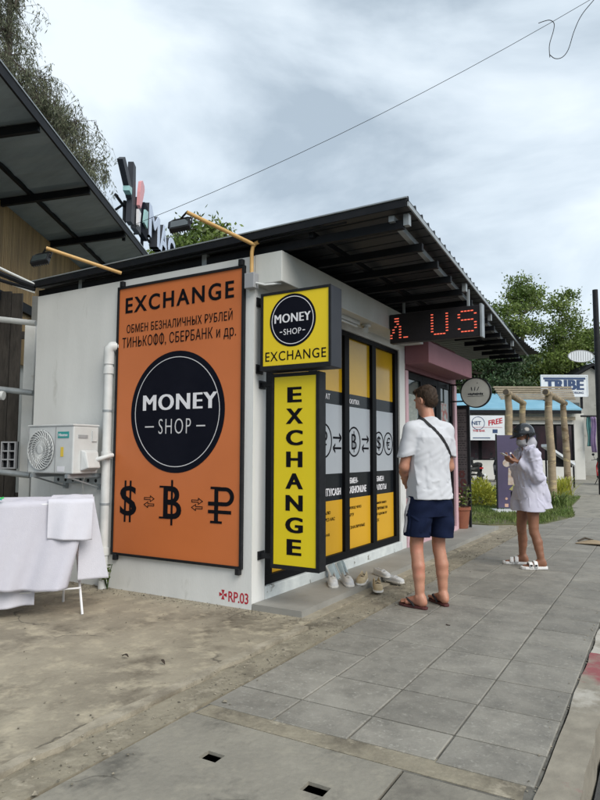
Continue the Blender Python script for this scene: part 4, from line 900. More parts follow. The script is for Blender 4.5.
# house behind, tribe sign board on the roof, hanging fabrics
hb = thing('gabled_house', 'weathered white gabled house rising behind the blue roof', 'house', tuple(NP(15.5, 38, 0)))
mb = MB(); poly = [(14.6, 0), (20, 0), (20, 4.6), (17.4, 6.4), (14.6, 4.8)]; mb.prism(poly, sf_at(37), -5, 0); obj('wall', mb, mat('weathered_render', (.36, .36, .34), (.26, .26, .24), rough=.85, scale=1.2, c3=(.18, .18, .16), s3=1.5, t3=(.56, .7)), hb)
mb = MB(); f_ = sf_at(36.8); mb.prism([(14.1, 4.55), (17.4, 6.5), (17.4, 6.66), (14.0, 4.68)], f_, -6, .1).prism([(17.4, 6.5), (20.6, 4.2), (20.7, 4.36), (17.4, 6.66)], f_, -6, .1); obj('roof', mb, M['steel_dark'], hb)
obj('window', MB().prism(rect(15.6, 16.6, 3.0, 4.3), sf_at(36.98), 0, .04), M['darkglass'], hb)
tb = thing('roof_board', 'white sign board with bold dark blue letters TRIBE above the blue roof', 'sign', tuple(NP(13.2, 32, 4)))
f_ = sf_at(32.0); obj('board', MB().prism(rect(12.47, 14.80, 4.26, 5.28), f_, -.06, 0), M['signwhite'], tb)
mb = MB()
for r_ in (rect(12.42, 14.85, 5.281, 5.34), rect(12.42, 12.469, 4.2, 5.28), rect(14.801, 14.85, 4.2, 5.28), rect(12.42, 14.85, 4.2, 4.259)): mb.prism(r_, f_, -.07, .02)
obj('frame', mb, M['signwhite'], tb)
mb = MB(); mb.prism(rect(12.55, 14.72, 5.10, 5.20), f_, .003, .012); text(mb, 'TRIBE', (12.66, 14.60, 4.56, 5.08), f_, .003, .012, .07, 1.1); text(mb, 'CO WORKING', (13.62, 14.6, 4.36, 4.47), f_, .003, .012, .01); obj('lettering', mb, M['signblue'], tb, fix=False)
mb = MB(); nbox(mb, 12.6, 12.7, 32.1, 32.2, 3.6, 5.2); nbox(mb, 14.5, 14.6, 32.1, 32.2, 3.6, 5.2); obj('post', mb, M['steel_dark'], tb)
hf = (( 'faded violet fabric hanging at the far right of the blue roofed shop', (.30, .22, .38), 14.35), ('yellow fabric hanging between the violet and grey ones', (.60, .44, .10), 14.72), ('grey white striped fabric hanging outermost at the right edge', (.45, .45, .46), 15.05), ('teal fabric hanging close to the white corner column', (.12, .30, .30), 14.22))
for k_, (lab, c_, l_) in enumerate(hf):
    def fn(s, t, l_=l_, k_=k_): return NP(l_ + .24 * s + .03 * math.sin(7 * t + k_), 30.8 + .05 * math.sin(12 * s + k_) + .04 * k_, 3.1 - (1.75 - .1 * k_) * t)
    o = obj('hanging_fabric', MB().grid(fn, 10, 14), mat('fabric_' + ('violet', 'yellow', 'grey', 'teal')[k_], c_, tuple(v * .7 for v in c_), rough=.9, scale=3), smooth=True, fix=False); o.modifiers.new('thick', 'SOLIDIFY').thickness = .01
    tag(o, lab, 'fabric', 'fabrics hanging by the blue roofed shop')
fr_ = thing('fabric_rail', 'black pipe rail from which the fabrics hang at the right', 'rail', tuple(NP(14.4, 30.8, 0)))
obj('pipe', MB().tube([NP(13.9, 30.85, 3.14), NP(17, 30.85, 3.14)], .05, 8), M['black'], fr_); obj('post', MB().tube([NP(16.9, 30.85, 0), NP(16.9, 30.85, 3.14)], .06, 8), M['black'], fr_)
# pole with oval sign
pl_ = thing('street_pole', 'tall slim black pole at the right edge carrying the oval sign', 'pole', tuple(NP(9.6, 20, 0)))
obj('pole', MB().tube([NP(9.62, 20, 0), NP(9.62, 20, 6.62)], [.11, .085], 12), M['black'], pl_, smooth=True); obj('arm', MB().tube([NP(9.62, 20, 4.52), NP(8.75, 20, 4.52)], .018, 8), M['black'], pl_)
ov = thing('oval_sign', 'white oval sign with thin upright stripes hung from the black pole', 'sign', tuple(NP(9.08, 20, 4.4)))
f_ = sf_at(19.97, 0); el = [(9.07 + .40 * math.cos(a), 4.43 + .185 * math.sin(a)) for a in np.linspace(0, 2 * math.pi, 40, endpoint=False)]
obj('board', MB().prism(el, f_, -.03, 0), M['signwhite'], ov); mb = MB()
for i in range(9):
    u = 8.77 + .075 * i; h = .16 * math.sqrt(max(0, 1 - ((u - 9.07) / .40) ** 2)); mb.prism(rect(u - .009, u + .009, 4.43 - h, 4.43 + h), f_, .001, .004)
obj('stripes', mb, M['greyplastic'], ov); e2 = [(9.07 + .415 * math.cos(a), 4.43 + .20 * math.sin(a)) for a in np.linspace(0, 2 * math.pi, 40, endpoint=False)]
mb = MB(); n = 40
for i in range(n):
    j = (i + 1) % n; mb.prism([el[i], e2[i], e2[j], el[j]], f_, -.035, .01)
obj('rim', mb, M['greyplastic'], ov)
# log pergola
pg = thing('log_pergola', 'rustic pergola of peeled log posts with battens on top', 'pergola', tuple(NP(7.2, 19, 0)))
P4 = {'a': (5.86, 17.5), 'b': (6.98, 17.5), 'c': (7.36, 20.6), 'd': (8.72, 20.6)}
r_ = random.Random(8)
for k_, (l, d) in P4.items():
    pts = [NP(l + r_.uniform(-.018, .018) + (.07 if k_ in 'bd' else 0) * (1 - t) * 1.0, d, 2.92 * t) for t in np.linspace(0, 1, 8)]
    obj('post', MB().tube(pts, [.118 - .02 * t + r_.uniform(-.008, .008) for t in np.linspace(0, 1, 8)], 14), M['log'], pg, smooth=True)
for a, b in (('a', 'c'), ('b', 'd')):
    p, q = Vector(NP(*P4[a], 2.98)), Vector(NP(*P4[b], 2.98)); v = (q - p).normalized(); o = obj('beam', MB().tube([p - v * .45, q + v * .5], .088, 14), M['log'], pg, smooth=True)
    obj('end_cut', MB().tube([p - v * .456, p - v * .451], .075, 14), M['bark'], o)
for i in range(7):
    t = i / 6; p = Vector(NP(5.35 + 1.4 * t, 17.2 + 3.7 * t, 3.12)); q = Vector(NP(7.5 + 1.75 * t, 17.2 + 3.7 * t, 3.12)); obj('batten', MB().bar(p, q, .07, .045), M['logtop'], pg)
# purple standing sign
pu = thing('standing_sign', 'purple printed standing sign behind the woman on the grass', 'sign', tuple(NP(4.8, 13.9, 0)))
f_ = sf_at(13.9); obj('panel', MB().prism(rect(4.38, 5.25, .10, 1.70), f_, -.04, 0), M['purple'], pu)
obj('foot', MB().prism(rect(4.25, 5.35, .02, .07), f_, -.22, .18), M['signwhite'], pu)
mb = MB()
for r_ in (rect(4.355, 4.379, .072, 1.72), rect(5.251, 5.275, .072, 1.72)): mb.prism(r_, f_, -.045, .004)
obj('side_rail', mb, M['black'], pu)
mb = MB(); text(mb, 'MACA', (4.80, 5.08, 1.27, 1.335), f_, .001, .004, .02, 1.1); mb.prism([(4.95, 1.38), (5.0, 1.37), (5.04, 1.44), (5.02, 1.49), (4.97, 1.47)], f_, .001, .004); mb.prism(disc_poly((4.68, 1.30), .022, 14), f_, .001, .004); obj('lettering', mb, M['whiteink'], pu, fix=False)
mb = MB(); mb.prism(disc_poly((4.58, 1.08), .085, 24), f_, .001, .004); mb.prism([(4.60, .60), (4.80, .60), (4.82, .95), (4.62, .98)], f_, .001, .004); obj('food_print', mb, mat('pale_dish_print', (.5, .47, .45), (.42, .3, .22), rough=.5, scale=14), pu)
mb = MB(); mb.prism([(4.62, .50), (4.95, .42), (5.05, .55), (4.78, .66)], f_, .0045, .006); obj('leaf_print', mb, mat('mixed_salad_print', (.45, .32, .1), (.2, .3, .12), rough=.5, scale=30), pu)
mb = MB(); mb.prism(rect(4.66, 5.16, .12, .46), f_, .001, .004); obj('dark_print', mb, M['ink'], pu)
mb = MB(); mb.prism(disc_poly((4.56, .30), .028, 16), f_, .001, .004); mb.prism(rect(4.52, 4.60, .12, .19), f_, .001, .004); obj('icon', mb, mat('peach_icon', (.55, .35, .27), rough=.5), pu)
# slanted white notice board on black legs
sb = thing('slanted_board', 'white slanted notice board on black legs beside the pergola', 'notice board', tuple(NP(10, 24, 0)))
mb = MB(); q = [NP(9.45, 23.9, 1.55), NP(10.5, 23.9, .83), NP(10.5, 24.5, .83), NP(9.45, 24.5, 1.55)]; mb.add(q + [p + Vector((.0, 0, .10)) for p in q], [(3, 2, 1, 0), (0, 1, 5, 4), (1, 2, 6, 5), (2, 3, 7, 6), (3, 0, 4, 7), (4, 5, 6, 7)]); obj('board', mb, M['signwhite'], sb)
for l in (9.6, 10.45):
    for d in (23.95, 24.45): obj('leg', MB().tube([NP(l, d, 0), NP(l, d, .82 if l > 10 else 1.42)], .035, 8), M['black'], sb)
mb = MB(); mb.prism([(9.6, .80), (10.5, .76), (10.5, .82), (9.75, 1.30), (9.6, 1.36)], sf_at(24.2), -.02, .02); obj('gusset', mb, M['black'], sb)
cbx = thing('cardboard_piece', 'flattened brown cardboard piece lying on the pavement by the right edge', 'cardboard', (2.02, 5.6, .01))
mb = MB().grid(lambda s, t: Vector((1.84 + .36 * s + .05 * t, 5.46 + .26 * t - .1 * s, .022 + .035 * math.sin(3.1 * s) * t + .02 * s * (1 - t))), 10, 6); o = obj('sheet', mb, M['card'], cbx, fix=False); o.modifiers.new('thick', 'SOLIDIFY').thickness = .006
obj('flap', MB().tube([(1.86, 5.60, .035), (1.95, 5.66, .075), (2.06, 5.68, .055)], [.012, .018, .006], 6), M['bark'], cbx)

# ------------------------------------------------------------------ vegetation
def leaves_mesh(C, D, Sd, ln, wd):
    """C centres, D directions, Sd side directions (Nx3), ln/wd arrays -> kite leaves"""
    n = len(C); ln = np.broadcast_to(ln, n)[:, None]; wd = np.broadcast_to(wd, n)[:, None]
    v = np.stack([C, C + D * ln * .45 + Sd * wd * .5, C + D * ln, C + D * ln * .45 - Sd * wd * .5], 1).reshape(-1, 3)
    me = bpy.data.meshes.new('leaves'); me.vertices.add(4 * n); me.vertices.foreach_set('co', v.astype('f').ravel())
    me.loops.add(4 * n); me.loops.foreach_set('vertex_index', np.arange(4 * n)); me.polygons.add(n); me.polygons.foreach_set('loop_start', np.arange(0, 4 * n, 4)); me.polygons.foreach_set('loop_total', np.full(n, 4))
    me.update(calc_edges=True); return me
def unit(a): return a / (np.linalg.norm(a, axis=1, keepdims=True) + 1e-9)
def rand_dirs(n, bias=(0, 0, 0), k=1.0):
    d = unit(rng.normal(size=(n, 3))) * k + np.array(bias); d = unit(d); s = unit(np.cross(d, unit(rng.normal(size=(n, 3))))); return d, s
def tree(name, label, group, base, top, clusters, per, crad, leaf, size, trunk_r, bias=(0, 0, 0), kk=1.0, wid=.5, flat=.55, strand=0):
    t = thing(name, label, 'tree', tuple(base), 0, group)
    base, top = Vector(base), Vector(top); mb = MB(); r = random.Random(len(label))
    pts = [base.lerp(top, k) + Vector((r.uniform(-.2, .2), r.uniform(-.2, .2), 0)) * (k if 0 < k < 1 else 0) for k in (0, .25, .5, .75, 1)]
    mb.tube(pts, [trunk_r, trunk_r * .85, trunk_r * .7, trunk_r * .5, trunk_r * .25], 10); obj('trunk', mb, M['bark'], t, smooth=True)
    nodes = [(p, trunk_r * .5) for p in pts[2:]] + [(pts[2].lerp(pts[3], .5), trunk_r * .5)]; lm = MB()
    order = sorted(range(len(clusters)), key=lambda i: min((Vector(clusters[i]) - n_[0]).length for n_ in nodes))
    for i in order:
        c = Vector(clusters[i]); p, pr = min(nodes, key=lambda n_: (n_[0] - c).length + (0 if n_[0].z < c.z + .5 else 2)); rr = max(pr * .62, .018)
        m_ = p.lerp(c, .5) + Vector((r.uniform(-.2, .2), r.uniform(-.2, .2), r.uniform(0, .3))); lm.tube([p, m_, c], [rr, rr * .8, rr * .5], 6); nodes += [(m_, rr * .8), (c, rr * .6)]
        for _ in range(3):
            e_ = c + Vector((r.gauss(0, 1), r.gauss(0, 1), r.gauss(0, .6))) * crad * (.3 if strand else .7); lm.tube([c, e_], [rr * .4, .008], 4, False)
    CC = []
    for c in clusters:
        n = int(per * r.uniform(.55, 1.4)); q = rng.normal(size=(n, 3)) * np.array([1, 1, flat]) * crad * r.uniform(.45, .75)
        if strand:
            nt_ = max(6, n // 17); qs = []
            for _ in range(nt_):
                a0 = np.clip(rng.normal(size=3), -1.1, 1.1) * crad * np.array((.75, .75, .6)); dv = np.array((rng.normal() * .30, rng.normal() * .30, -rng.uniform(.35, .85))); a1 = a0 + dv * .5 + np.array((dv[0] * .3, dv[1] * .3, .06)); a2 = a0 + dv
                lm.tube([Vector(c), Vector(np.array(c) + a0 * .6), Vector(np.array(c) + a0)], [.007, .005, .004], 4, False); lm.tube([Vector(np.array(c) + v_) for v_ in (a0, a1, a2)], [.004, .003, .002], 4, False)
                t_ = rng.uniform(.0, 1.08, 30)[:, None]; qs.append(a0 + dv * t_ + rng.normal(size=(30, 3)) * .05)
            q = np.concatenate(qs)
        CC.append(np.array(c) + q)
    obj('limbs', lm, M['bark'], t, fix=False)
    CC = np.concatenate(CC); d, s = rand_dirs(len(CC), bias, kk)
    me = leaves_mesh(CC, d, s, size * rng.uniform(.6, 1.3, len(CC)), size * wid * rng.uniform(.7, 1.2, len(CC)))
    o = link('crown', me, M[leaf], t, False, False); return t
def cloud(center, rad, n, seed, shell=.35, keep=None):
    g = np.random.default_rng(seed); out = []
    while len(out) < n:
        q = g.normal(size=3); q /= np.linalg.norm(q); q *= g.uniform(shell, 1) ** .6
        p = NP(center[0] + q[0] * rad[0], center[1] + q[1] * rad[1], center[2] + q[2] * rad[2])
        if keep is None or keep(q): out.append(tuple(p))
    return out
G = 'trees around the yard'
tree('broadleaf_tree', 'tall open crowned green tree behind the pergola, sky showing through', G, NP(14.6, 40, 0), NP(14.4, 40, 10.3),
     cloud((14.1, 40, 8.9), (4.9, 3.2, 3.5), 64, 1, shell=.5, keep=lambda q: not (.0 < q[0] < .3 and -.2 < q[2] < .5)) + cloud((13.2, 40, 6.2), (3.6, 3, 1.6), 22, 2) + cloud((17.8, 41, 8.2), (1.8, 2, 1.9), 26, 9), 520, .78, 'leaf', .22, .30, flat=.5)
tree('broadleaf_tree', 'dense lower dark tree just beyond the end of the canopy roof', G, NP(10.6, 37, 0), NP(10.6, 37, 6),
     cloud((10.6, 37, 6.0), (2.9, 2.6, 3.2), 50, 3), 420, .95, 'leafdark', .22, .25)
tree('broadleaf_tree', 'second low dark tree behind the roof board of the blue roofed shop', G, NP(13.6, 42, 0), NP(13.6, 42, 5),
     cloud((13.2, 42, 5.0), (4.2, 2.4, 2.4), 44, 4), 260, .95, 'leafdark', .26, .25)
tree('feathery_tree', 'tall feathery grey green tree rising over the awning at the upper left', G, NP(-8.6, 17, 0), NP(-8.4, 17, 14.5),
     cloud((-9.4, 17, 12.8), (1.9, 2.0, 4.2), 64, 5, shell=.1) + cloud((-7.7, 17, 11.3), (.75, 1.2, 1.1), 18, 6, shell=.1) + cloud((-6.9, 17, 10.3), (.62, 1, .75), 12, 16, shell=.1) + cloud((-6.25, 17, 9.5), (.35, .8, .35), 6, 26, shell=.1), 330, .55, 'leafgrey', .14, .28, bias=(0, 0, -1.2), kk=.9, wid=.20, flat=.6, strand=.35)
tree('broadleaf_tree', 'rounded green tree top showing behind the canopy roof beside the flood light', G, NP(-3.6, 22, 0), NP(-3.6, 22, 7.6),
     cloud((-3.65, 22, 8.2), (1.35, 1.3, 1.35), 34, 7), 260, .55, 'leaf', .19, .2)
# distant belt of trees that closes the horizon
n = 52000; ang = rng.uniform(0, 2 * np.pi, n); rad = 95 + rng.uniform(-7, 7, n); hmax = 5 + 2.5 * np.sin(ang * 9) + 1.5 * np.sin(ang * 23 + 1) + 1.2 * np.sin(ang * 51)
C_ = np.stack([rad * np.cos(ang), rad * np.sin(ang), hmax * rng.uniform(0, 1, n) ** .8], 1); d, s = rand_dirs(n)
o = link('distant_trees', leaves_mesh(C_, d, s, rng.uniform(.9, 1.9, n), rng.uniform(.7, 1.2, n)), M['leafdark'], None, False, False); tag(o, 'distant dark green belt of trees around the plots', 'trees', None, 'stuff')
# grass
def in_poly(x, y, poly):
    c = np.zeros(len(x), bool); j = len(poly) - 1
    for i in range(len(poly)):
        xi, yi = poly[i]; xj, yj = poly[j]; c ^= ((yi > y) != (yj > y)) & (x < (xj - xi) * (y - yi) / (yj - yi + 1e-12) + xi); j = i
    return c
n = 60000; x = rng.uniform(-5, 1.4, n); y = rng.uniform(7.1, 15.5, n); pn = np.sin(x * 3.1 + 1) * np.sin(y * 2.3) + np.sin(x * 7.7 + y * 5.1) * .5
k_ = in_poly(x, y, lp) & (pn + rng.normal(0, .5, n) > -.65); x, y = x[k_], y[k_]; n = len(x)
C_ = np.stack([x, y, np.full(n, .014)], 1); d, s = rand_dirs(n, (0, 0, 1.5), .8)
o = link('grass', leaves_mesh(C_, d, s, rng.uniform(.025, .085, n) * (1 + .5 * (np.sin(x * 2.1) * np.sin(y * 1.7) > .2)), rng.uniform(.008, .018, n)), M['grass'], None, False, False); tag(o, 'rough green grass patch behind the pavement', 'grass', None, 'stuff')
def strap_plant(name, label, group, loc, nb, h, spread, m, w, seed):
    r = random.Random(seed); mb = MB(); t = thing(name, label, 'plant', tuple(loc), 0, group); loc = Vector(loc)
    for i in range(nb):
        a = r.uniform(0, 6.283); b0 = loc + Vector((r.gauss(0, spread * .3), r.gauss(0, spread * .3), .01)); hh = h * r.uniform(.6, 1.15); rch = spread * r.uniform(.3, 1); dv = Vector((math.cos(a), math.sin(a), 0)); sv = Vector((-dv.y, dv.x, 0)) * w
        pts = [b0 + dv * rch * (k / 4) ** 1.3 + Vector((0, 0, hh * (1.7 * (k / 4) - .85 * (k / 4) ** 2.2))) for k in range(5)]; vs = []
        for k, p in enumerate(pts): f = (1, 1.2, 1, .7, .1)[k]; vs += [p - sv * f, p + sv * f]
        mb.add(vs, [(2 * k, 2 * k + 1, 2 * k + 3, 2 * k + 2) for k in range(4)])
    obj('leaves', mb, m, t, fix=False); st_ = MB().tube([loc, loc + Vector((0, 0, h * .25))], spread * .06 + .01, 6); obj('stem', st_, M['bark'], t); return t
G = 'strap leaved plants on the grass'
def bush(name, label, group, loc, rad, n, size, m, seed):
    t = thing(name, label, 'bush', tuple(loc), 0, group); g = np.random.default_rng(seed); L_ = np.array(loc)
    q = unit(g.normal(size=(n, 3))); q[:, 2] = np.abs(q[:, 2]); rr = g.uniform(.45, 1.08, n)[:, None] ** .6 * (1 + .22 * np.sin(q[:, :1] * 7 + 2) * np.sin(q[:, 1:2] * 9)); c = L_ + q * rr * np.array(rad)
    d = unit(q + np.array((0, 0, .5)) + g.normal(size=(n, 3)) * .6); s_ = unit(np.cross(d, g.normal(size=(n, 3)))); link('leaves', leaves_mesh(c, d, s_, size * g.uniform(.6, 1.3, n), size * .38 * g.uniform(.7, 1.2, n)), M[m], t, False, False)
    mb = MB()
    for i in range(12): p = Vector(L_ + q[i] * np.array(rad) * .75); mb.tube([Vector(loc), Vector(loc).lerp(p, .5) + Vector((0, 0, .05)), p], .010, 5)
    obj('stem', mb, M['bark'], t)
G2 = 'yellow green bushes on the grass'
bush('leafy_bush', 'largest yellow green leafy bush between the menu board and the purple sign', G2, NP(4.35, 15.3, .01), (.42, .40, .62), 1500, .10, 'leafyellow', 1)
bush('leafy_bush', 'yellow green leafy bush half hidden behind the menu board', G2, NP(3.75, 15.6, .01), (.40, .40, .66), 1300, .10, 'leafyellow', 2)
bush('leafy_bush', 'green leafy bush behind the white foot of the purple sign', G2, NP(5.0, 16.4, .01), (.40, .35, .40), 900, .09, 'leaf', 3)
strap_plant('strap_plant', 'spiky green and yellow clump at the foot of the right pergola log post', G, NP(8.1, 19.5, .0), 130, .62, .55, M['leafyellow'], .012, 3)
strap_plant('strap_plant', 'low green clump at the grass edge behind the legs of the woman', G, NP(6.05, 15.2, .01), 130, .40, .5, M['grass'], .012, 4)
strap_plant('strap_plant', 'small green clump between the purple sign and the left pergola post', G, NP(5.6, 16.6, .0), 110, .45, .4, M['leaf'], .012, 6)
r_ = random.Random(12)
for (x, y, lab) in ((-1.62, -.05, 'small weed sprouting at the foot of the drain pipe'),):
    t = thing('weed', lab, 'weed', (x, y, 0)); sm, lm = MB(), MB()
    for i in range(7):
        a = r_.uniform(-2.9, -.2); tip = Vector((x + .09 * math.cos(a), y + .07 * math.sin(a), r_.uniform(.10, .26))); q = Vector((x, y - .01, .0)); mid = q.lerp(tip, .5) + Vector((0, 0, .03)); sm.tube([q, mid, tip], .004, 5)
        for _ in range(7):
            c = mid.lerp(tip, r_.uniform(-.4, 1)); d = Vector((r_.uniform(-1, 1), r_.uniform(-1, .1), r_.uniform(-.3, .6))).normalized(); s_ = d.orthogonal().normalized(); lm.add([c, c + d * .025 + s_ * .012, c + d * .055, c + d * .025 - s_ * .012], [(0, 1, 2, 3)])
    obj('stem', sm, M['leafdark'], t); obj('leaves', lm, M['leaf'], t, fix=False)
# fallen leaves: a few single ones on the yard
for i, (x, y, lab) in enumerate(((.02, -1.42, 'dark curled leaf fallen on the yard concrete left of the curb line'), (.30, -1.38, 'tiny dark leaf scrap near the curb line on the yard'), (-.62, -1.95, 'tiny dark leaf scrap furthest left in the middle of the yard'), (1.55, .35, 'small brown leaf scrap on the grey pavement tiles'))):
    f = lambda s, t, x=x, y=y, i=i: Vector((x + (.055 if i == 0 else .03) * (s - .5), y + .022 * (t - .5) * math.sin(3.1 * s + .02), .014 + (.012 if i != 3 else .006) * math.sin(3 * s + i) + .01 * abs(t - .5)))
    o = obj('fallen_leaf', MB().grid(f, 6, 4), mat('dry_leaf', (.035, .025, .018), rough=.9), fix=False); o.modifiers.new('thick', 'SOLIDIFY').thickness = .002; tag(o, lab, 'leaf', 'fallen leaves')

# loose grit along the gutter, the wall foot and the kerb
n = 2600; g = np.random.default_rng(77); kx = g.uniform(0, 1, n)
gx = np.where(kx < .55, g.normal(.80, .10, n), np.where(kx < .75, g.normal(2.53, .03, n), g.uniform(-3.0, .55, n))); gy = np.where(kx < .75, g.uniform(-4.2, 7, n), -np.abs(g.normal(0, .10, n)) - .01)
extra = g.uniform(0, 1, n) < .05; gx = np.where(extra, g.uniform(-2.5, .6, n), gx); gy = np.where(extra, g.uniform(-3.4, -.1, n), gy)
sz = g.uniform(.002, .0065, n) * (1 + 1.2 * (g.uniform(0, 1, n) < .05)); O = np.array([(1, 0, 0), (-1, 0, 0), (0, 1, 0), (0, -1, 0), (0, 0, 1), (0, 0, -1)], float); FA = [(0, 2, 4), (2, 1, 4), (1, 3, 4), (3, 0, 4), (2, 0, 5), (1, 2, 5), (3, 1, 5), (0, 3, 5)]
mb = MB()
for i in range(n):
    j = O * sz[i] * g.uniform(.6, 1.3, (6, 3)) * np.array((1.2, 1.2, .7)); mb.add([tuple(q + np.array((gx[i], gy[i], (.012 if gx[i] > .9 and gx[i] < 2.5 else .004) + sz[i] * .3))) for q in j], FA)
o = obj('grit', mb, mat('grit_stone', (.30, .27, .21), (.10, .09, .07), rough=.95, scale=30, island=.4), fix=False); tag(o, 'loose grit and small stones along the gutter and the wall foot', 'grit', None, 'stuff')

# ------------------------------------------------------------------ people: bodies grown as one continuous surface
class SDF:
    def __init__(s, lo, hi, h):
        s.lo = np.array(lo, float); s.h = h; s.n = np.ceil((np.array(hi) - s.lo) / h).astype(int) + 1
        s.F = np.full(s.n, .5, np.float32)
    def ax(s, a, b):
        i0 = np.maximum(np.floor((np.array(a) - s.lo) / s.h).astype(int), 0); i1 = np.minimum(np.ceil((np.array(b) - s.lo) / s.h).astype(int) + 1, s.n)
        g = [s.lo[k] + s.h * np.arange(i0[k], i1[k]) for k in range(3)]
        return tuple(slice(i0[k], i1[k]) for k in range(3)), g[0][:, None, None], g[1][None, :, None], g[2][None, None, :]
    def blend(s, sl, d, k, sub=False):
        f = s.F[sl]; d = d.astype(np.float32)
        if sub: f, d = -f, d
        if k > 0:
            hh = np.clip(.5 + .5 * (d - f) / k, 0, 1); r = d * (1 - hh) + f * hh - k * hh * (1 - hh)
        else: r = np.minimum(f, d)
        s.F[sl] = -r if sub else r
    def cap(s, a, b, ra, rb=None, k=.015, sub=False, flat=None):
        rb = ra if rb is None else rb; a, b = np.array(a, float), np.array(b, float); p = max(ra, rb) + k + .03
        sl, X, Y, Z = s.ax(np.minimum(a, b) - p, np.maximum(a, b) + p)
        if 0 in s.F[sl].shape: return
        d = b - a; L = max(d @ d, 1e-9); t = np.clip(((X - a[0]) * d[0] + (Y - a[1]) * d[1] + (Z - a[2]) * d[2]) / L, 0, 1)
        q = np.sqrt((X - a[0] - t * d[0]) ** 2 + (Y - a[1] - t * d[1]) ** 2 + (Z - a[2] - t * d[2]) ** 2) - (ra + (rb - ra) * t)
        s.blend(sl, q, k, sub)
    def chain(s, pts, rs, k=.015):
        for i in range(len(pts) - 1): s.cap(pts[i], pts[i + 1], rs[i], rs[i + 1], k)
    def ell(s, c, r, k=.015, R=None, sub=False):
        c = np.array(c, float); r = np.array(r, float); p = r.max() + k + .03; sl, X, Y, Z = s.ax(c - p, c + p)
        if 0 in s.F[sl].shape: return
        x, y, z = X - c[0], Y - c[1], Z - c[2]
        if R is not None:
            R = np.array(R); x, y, z = (R[0, 0] * x + R[1, 0] * y + R[2, 0] * z, R[0, 1] * x + R[1, 1] * y + R[2, 1] * z, R[0, 2] * x + R[1, 2] * y + R[2, 2] * z)
        k0 = np.sqrt((x / r[0]) ** 2 + (y / r[1]) ** 2 + (z / r[2]) ** 2); k1 = np.sqrt((x / r[0] ** 2) ** 2 + (y / r[1] ** 2) ** 2 + (z / r[2] ** 2) ** 2)
        s.blend(sl, k0 * (k0 - 1) / (k1 + 1e-6), k, sub)
    def loft(s, zs, a, b, cx, cy, k=.015, pw=2.2):
        z0, z1 = zs[0], zs[-1]; sl, X, Y, Z = s.ax((s.lo[0], s.lo[1], z0), s.lo + s.h * s.n * np.array([1, 1, 0]) + np.array([0, 0, z1]))
        A, B = np.interp(Z, zs, a), np.interp(Z, zs, b); CX, CY = np.interp(Z, zs, cx), np.interp(Z, zs, cy)
        q = ((np.abs((X - CX) / A) ** pw + np.abs((Y - CY) / B) ** pw) ** (1 / pw) - 1) * np.minimum(A, B)
        q = np.maximum(q, np.maximum(z0 - Z, Z - z1)); s.blend(sl, q, k)
    def grid(s): return s.ax(s.lo - 1, s.lo + s.h * s.n + 1)
    def cut(s, fn):
        """keep where fn(X,Y,Z) < 0"""
        sl, X, Y, Z = s.grid(); s.F = np.maximum(s.F, np.broadcast_to(fn(X, Y, Z), s.F.shape)).astype(np.float32)
    def disp(s, fn):
        sl, X, Y, Z = s.grid(); near = np.abs(s.F) < .05; s.F = np.where(near, s.F + fn(X, Y, Z), s.F).astype(np.float32)
    def mesh(s, name):
        F = s.F.copy(); F[0] = F[-1] = .5; F[:, 0] = F[:, -1] = .5; F[:, :, 0] = F[:, :, -1] = .5
        n = np.array(F.shape) - 1; pos = np.zeros((*n, 3), np.float32); cnt = np.zeros(n, np.float32)
        cs = [(i, j, k) for i in (0, 1) for j in (0, 1) for k in (0, 1)]
        def sub(c): return F[c[0]:c[0] + n[0], c[1]:c[1] + n[1], c[2]:c[2] + n[2]]
        for c in cs:
            for a in range(3):
                if c[a] == 0:
                    e = list(c); e[a] = 1; f0, f1 = sub(c), sub(e); m = (f0 < 0) != (f1 < 0)
                    if not m.any(): continue
                    t = np.where(m, f0 / np.where(m, f0 - f1, 1), 0)
                    for q in range(3): pos[..., q] += np.where(m, c[q] + (t if q == a else 0), 0)
                    cnt += m
        ok = cnt > 0; ii = np.argwhere(ok); idx = -np.ones(n, np.int64); idx[ok] = np.arange(len(ii))
        V_ = s.lo + s.h * (ii + pos[ok] / cnt[ok][:, None]); Q = []
        for a in range(3):
            f0 = F[tuple(slice(0, -1) if q == a else slice(1, -1) for q in range(3))]; f1 = F[tuple(slice(1, None) if q == a else slice(1, -1) for q in range(3))]
            m = (f0 < 0) != (f1 < 0); w = np.argwhere(m); fl = (f0 < 0)[m]
            b, c = (a + 1) % 3, (a + 2) % 3; base = w.copy()
            for q in (b, c): base[:, q] += 1
            qs = []
            for db, dc in ((-1, -1), (0, -1), (0, 0), (-1, 0)):
                e = base.copy(); e[:, b] += db; e[:, c] += dc; qs.append(idx[e[:, 0], e[:, 1], e[:, 2]])
            q4 = np.stack(qs, 1); q4[~fl] = q4[~fl][:, ::-1]; Q.append(q4)
        Q = np.concatenate(Q); Q = Q[(Q >= 0).all(1)]
        me = bpy.data.meshes.new(name); me.vertices.add(len(V_)); me.vertices.foreach_set('co', V_.astype('f').ravel())
        me.loops.add(4 * len(Q)); me.loops.foreach_set('vertex_index', Q.ravel()); me.polygons.add(len(Q)); me.polygons.foreach_set('loop_start', np.arange(0, 4 * len(Q), 4)); me.polygons.foreach_set('loop_total', np.full(len(Q), 4))
        me.update(calc_edges=True); me.validate(); return me
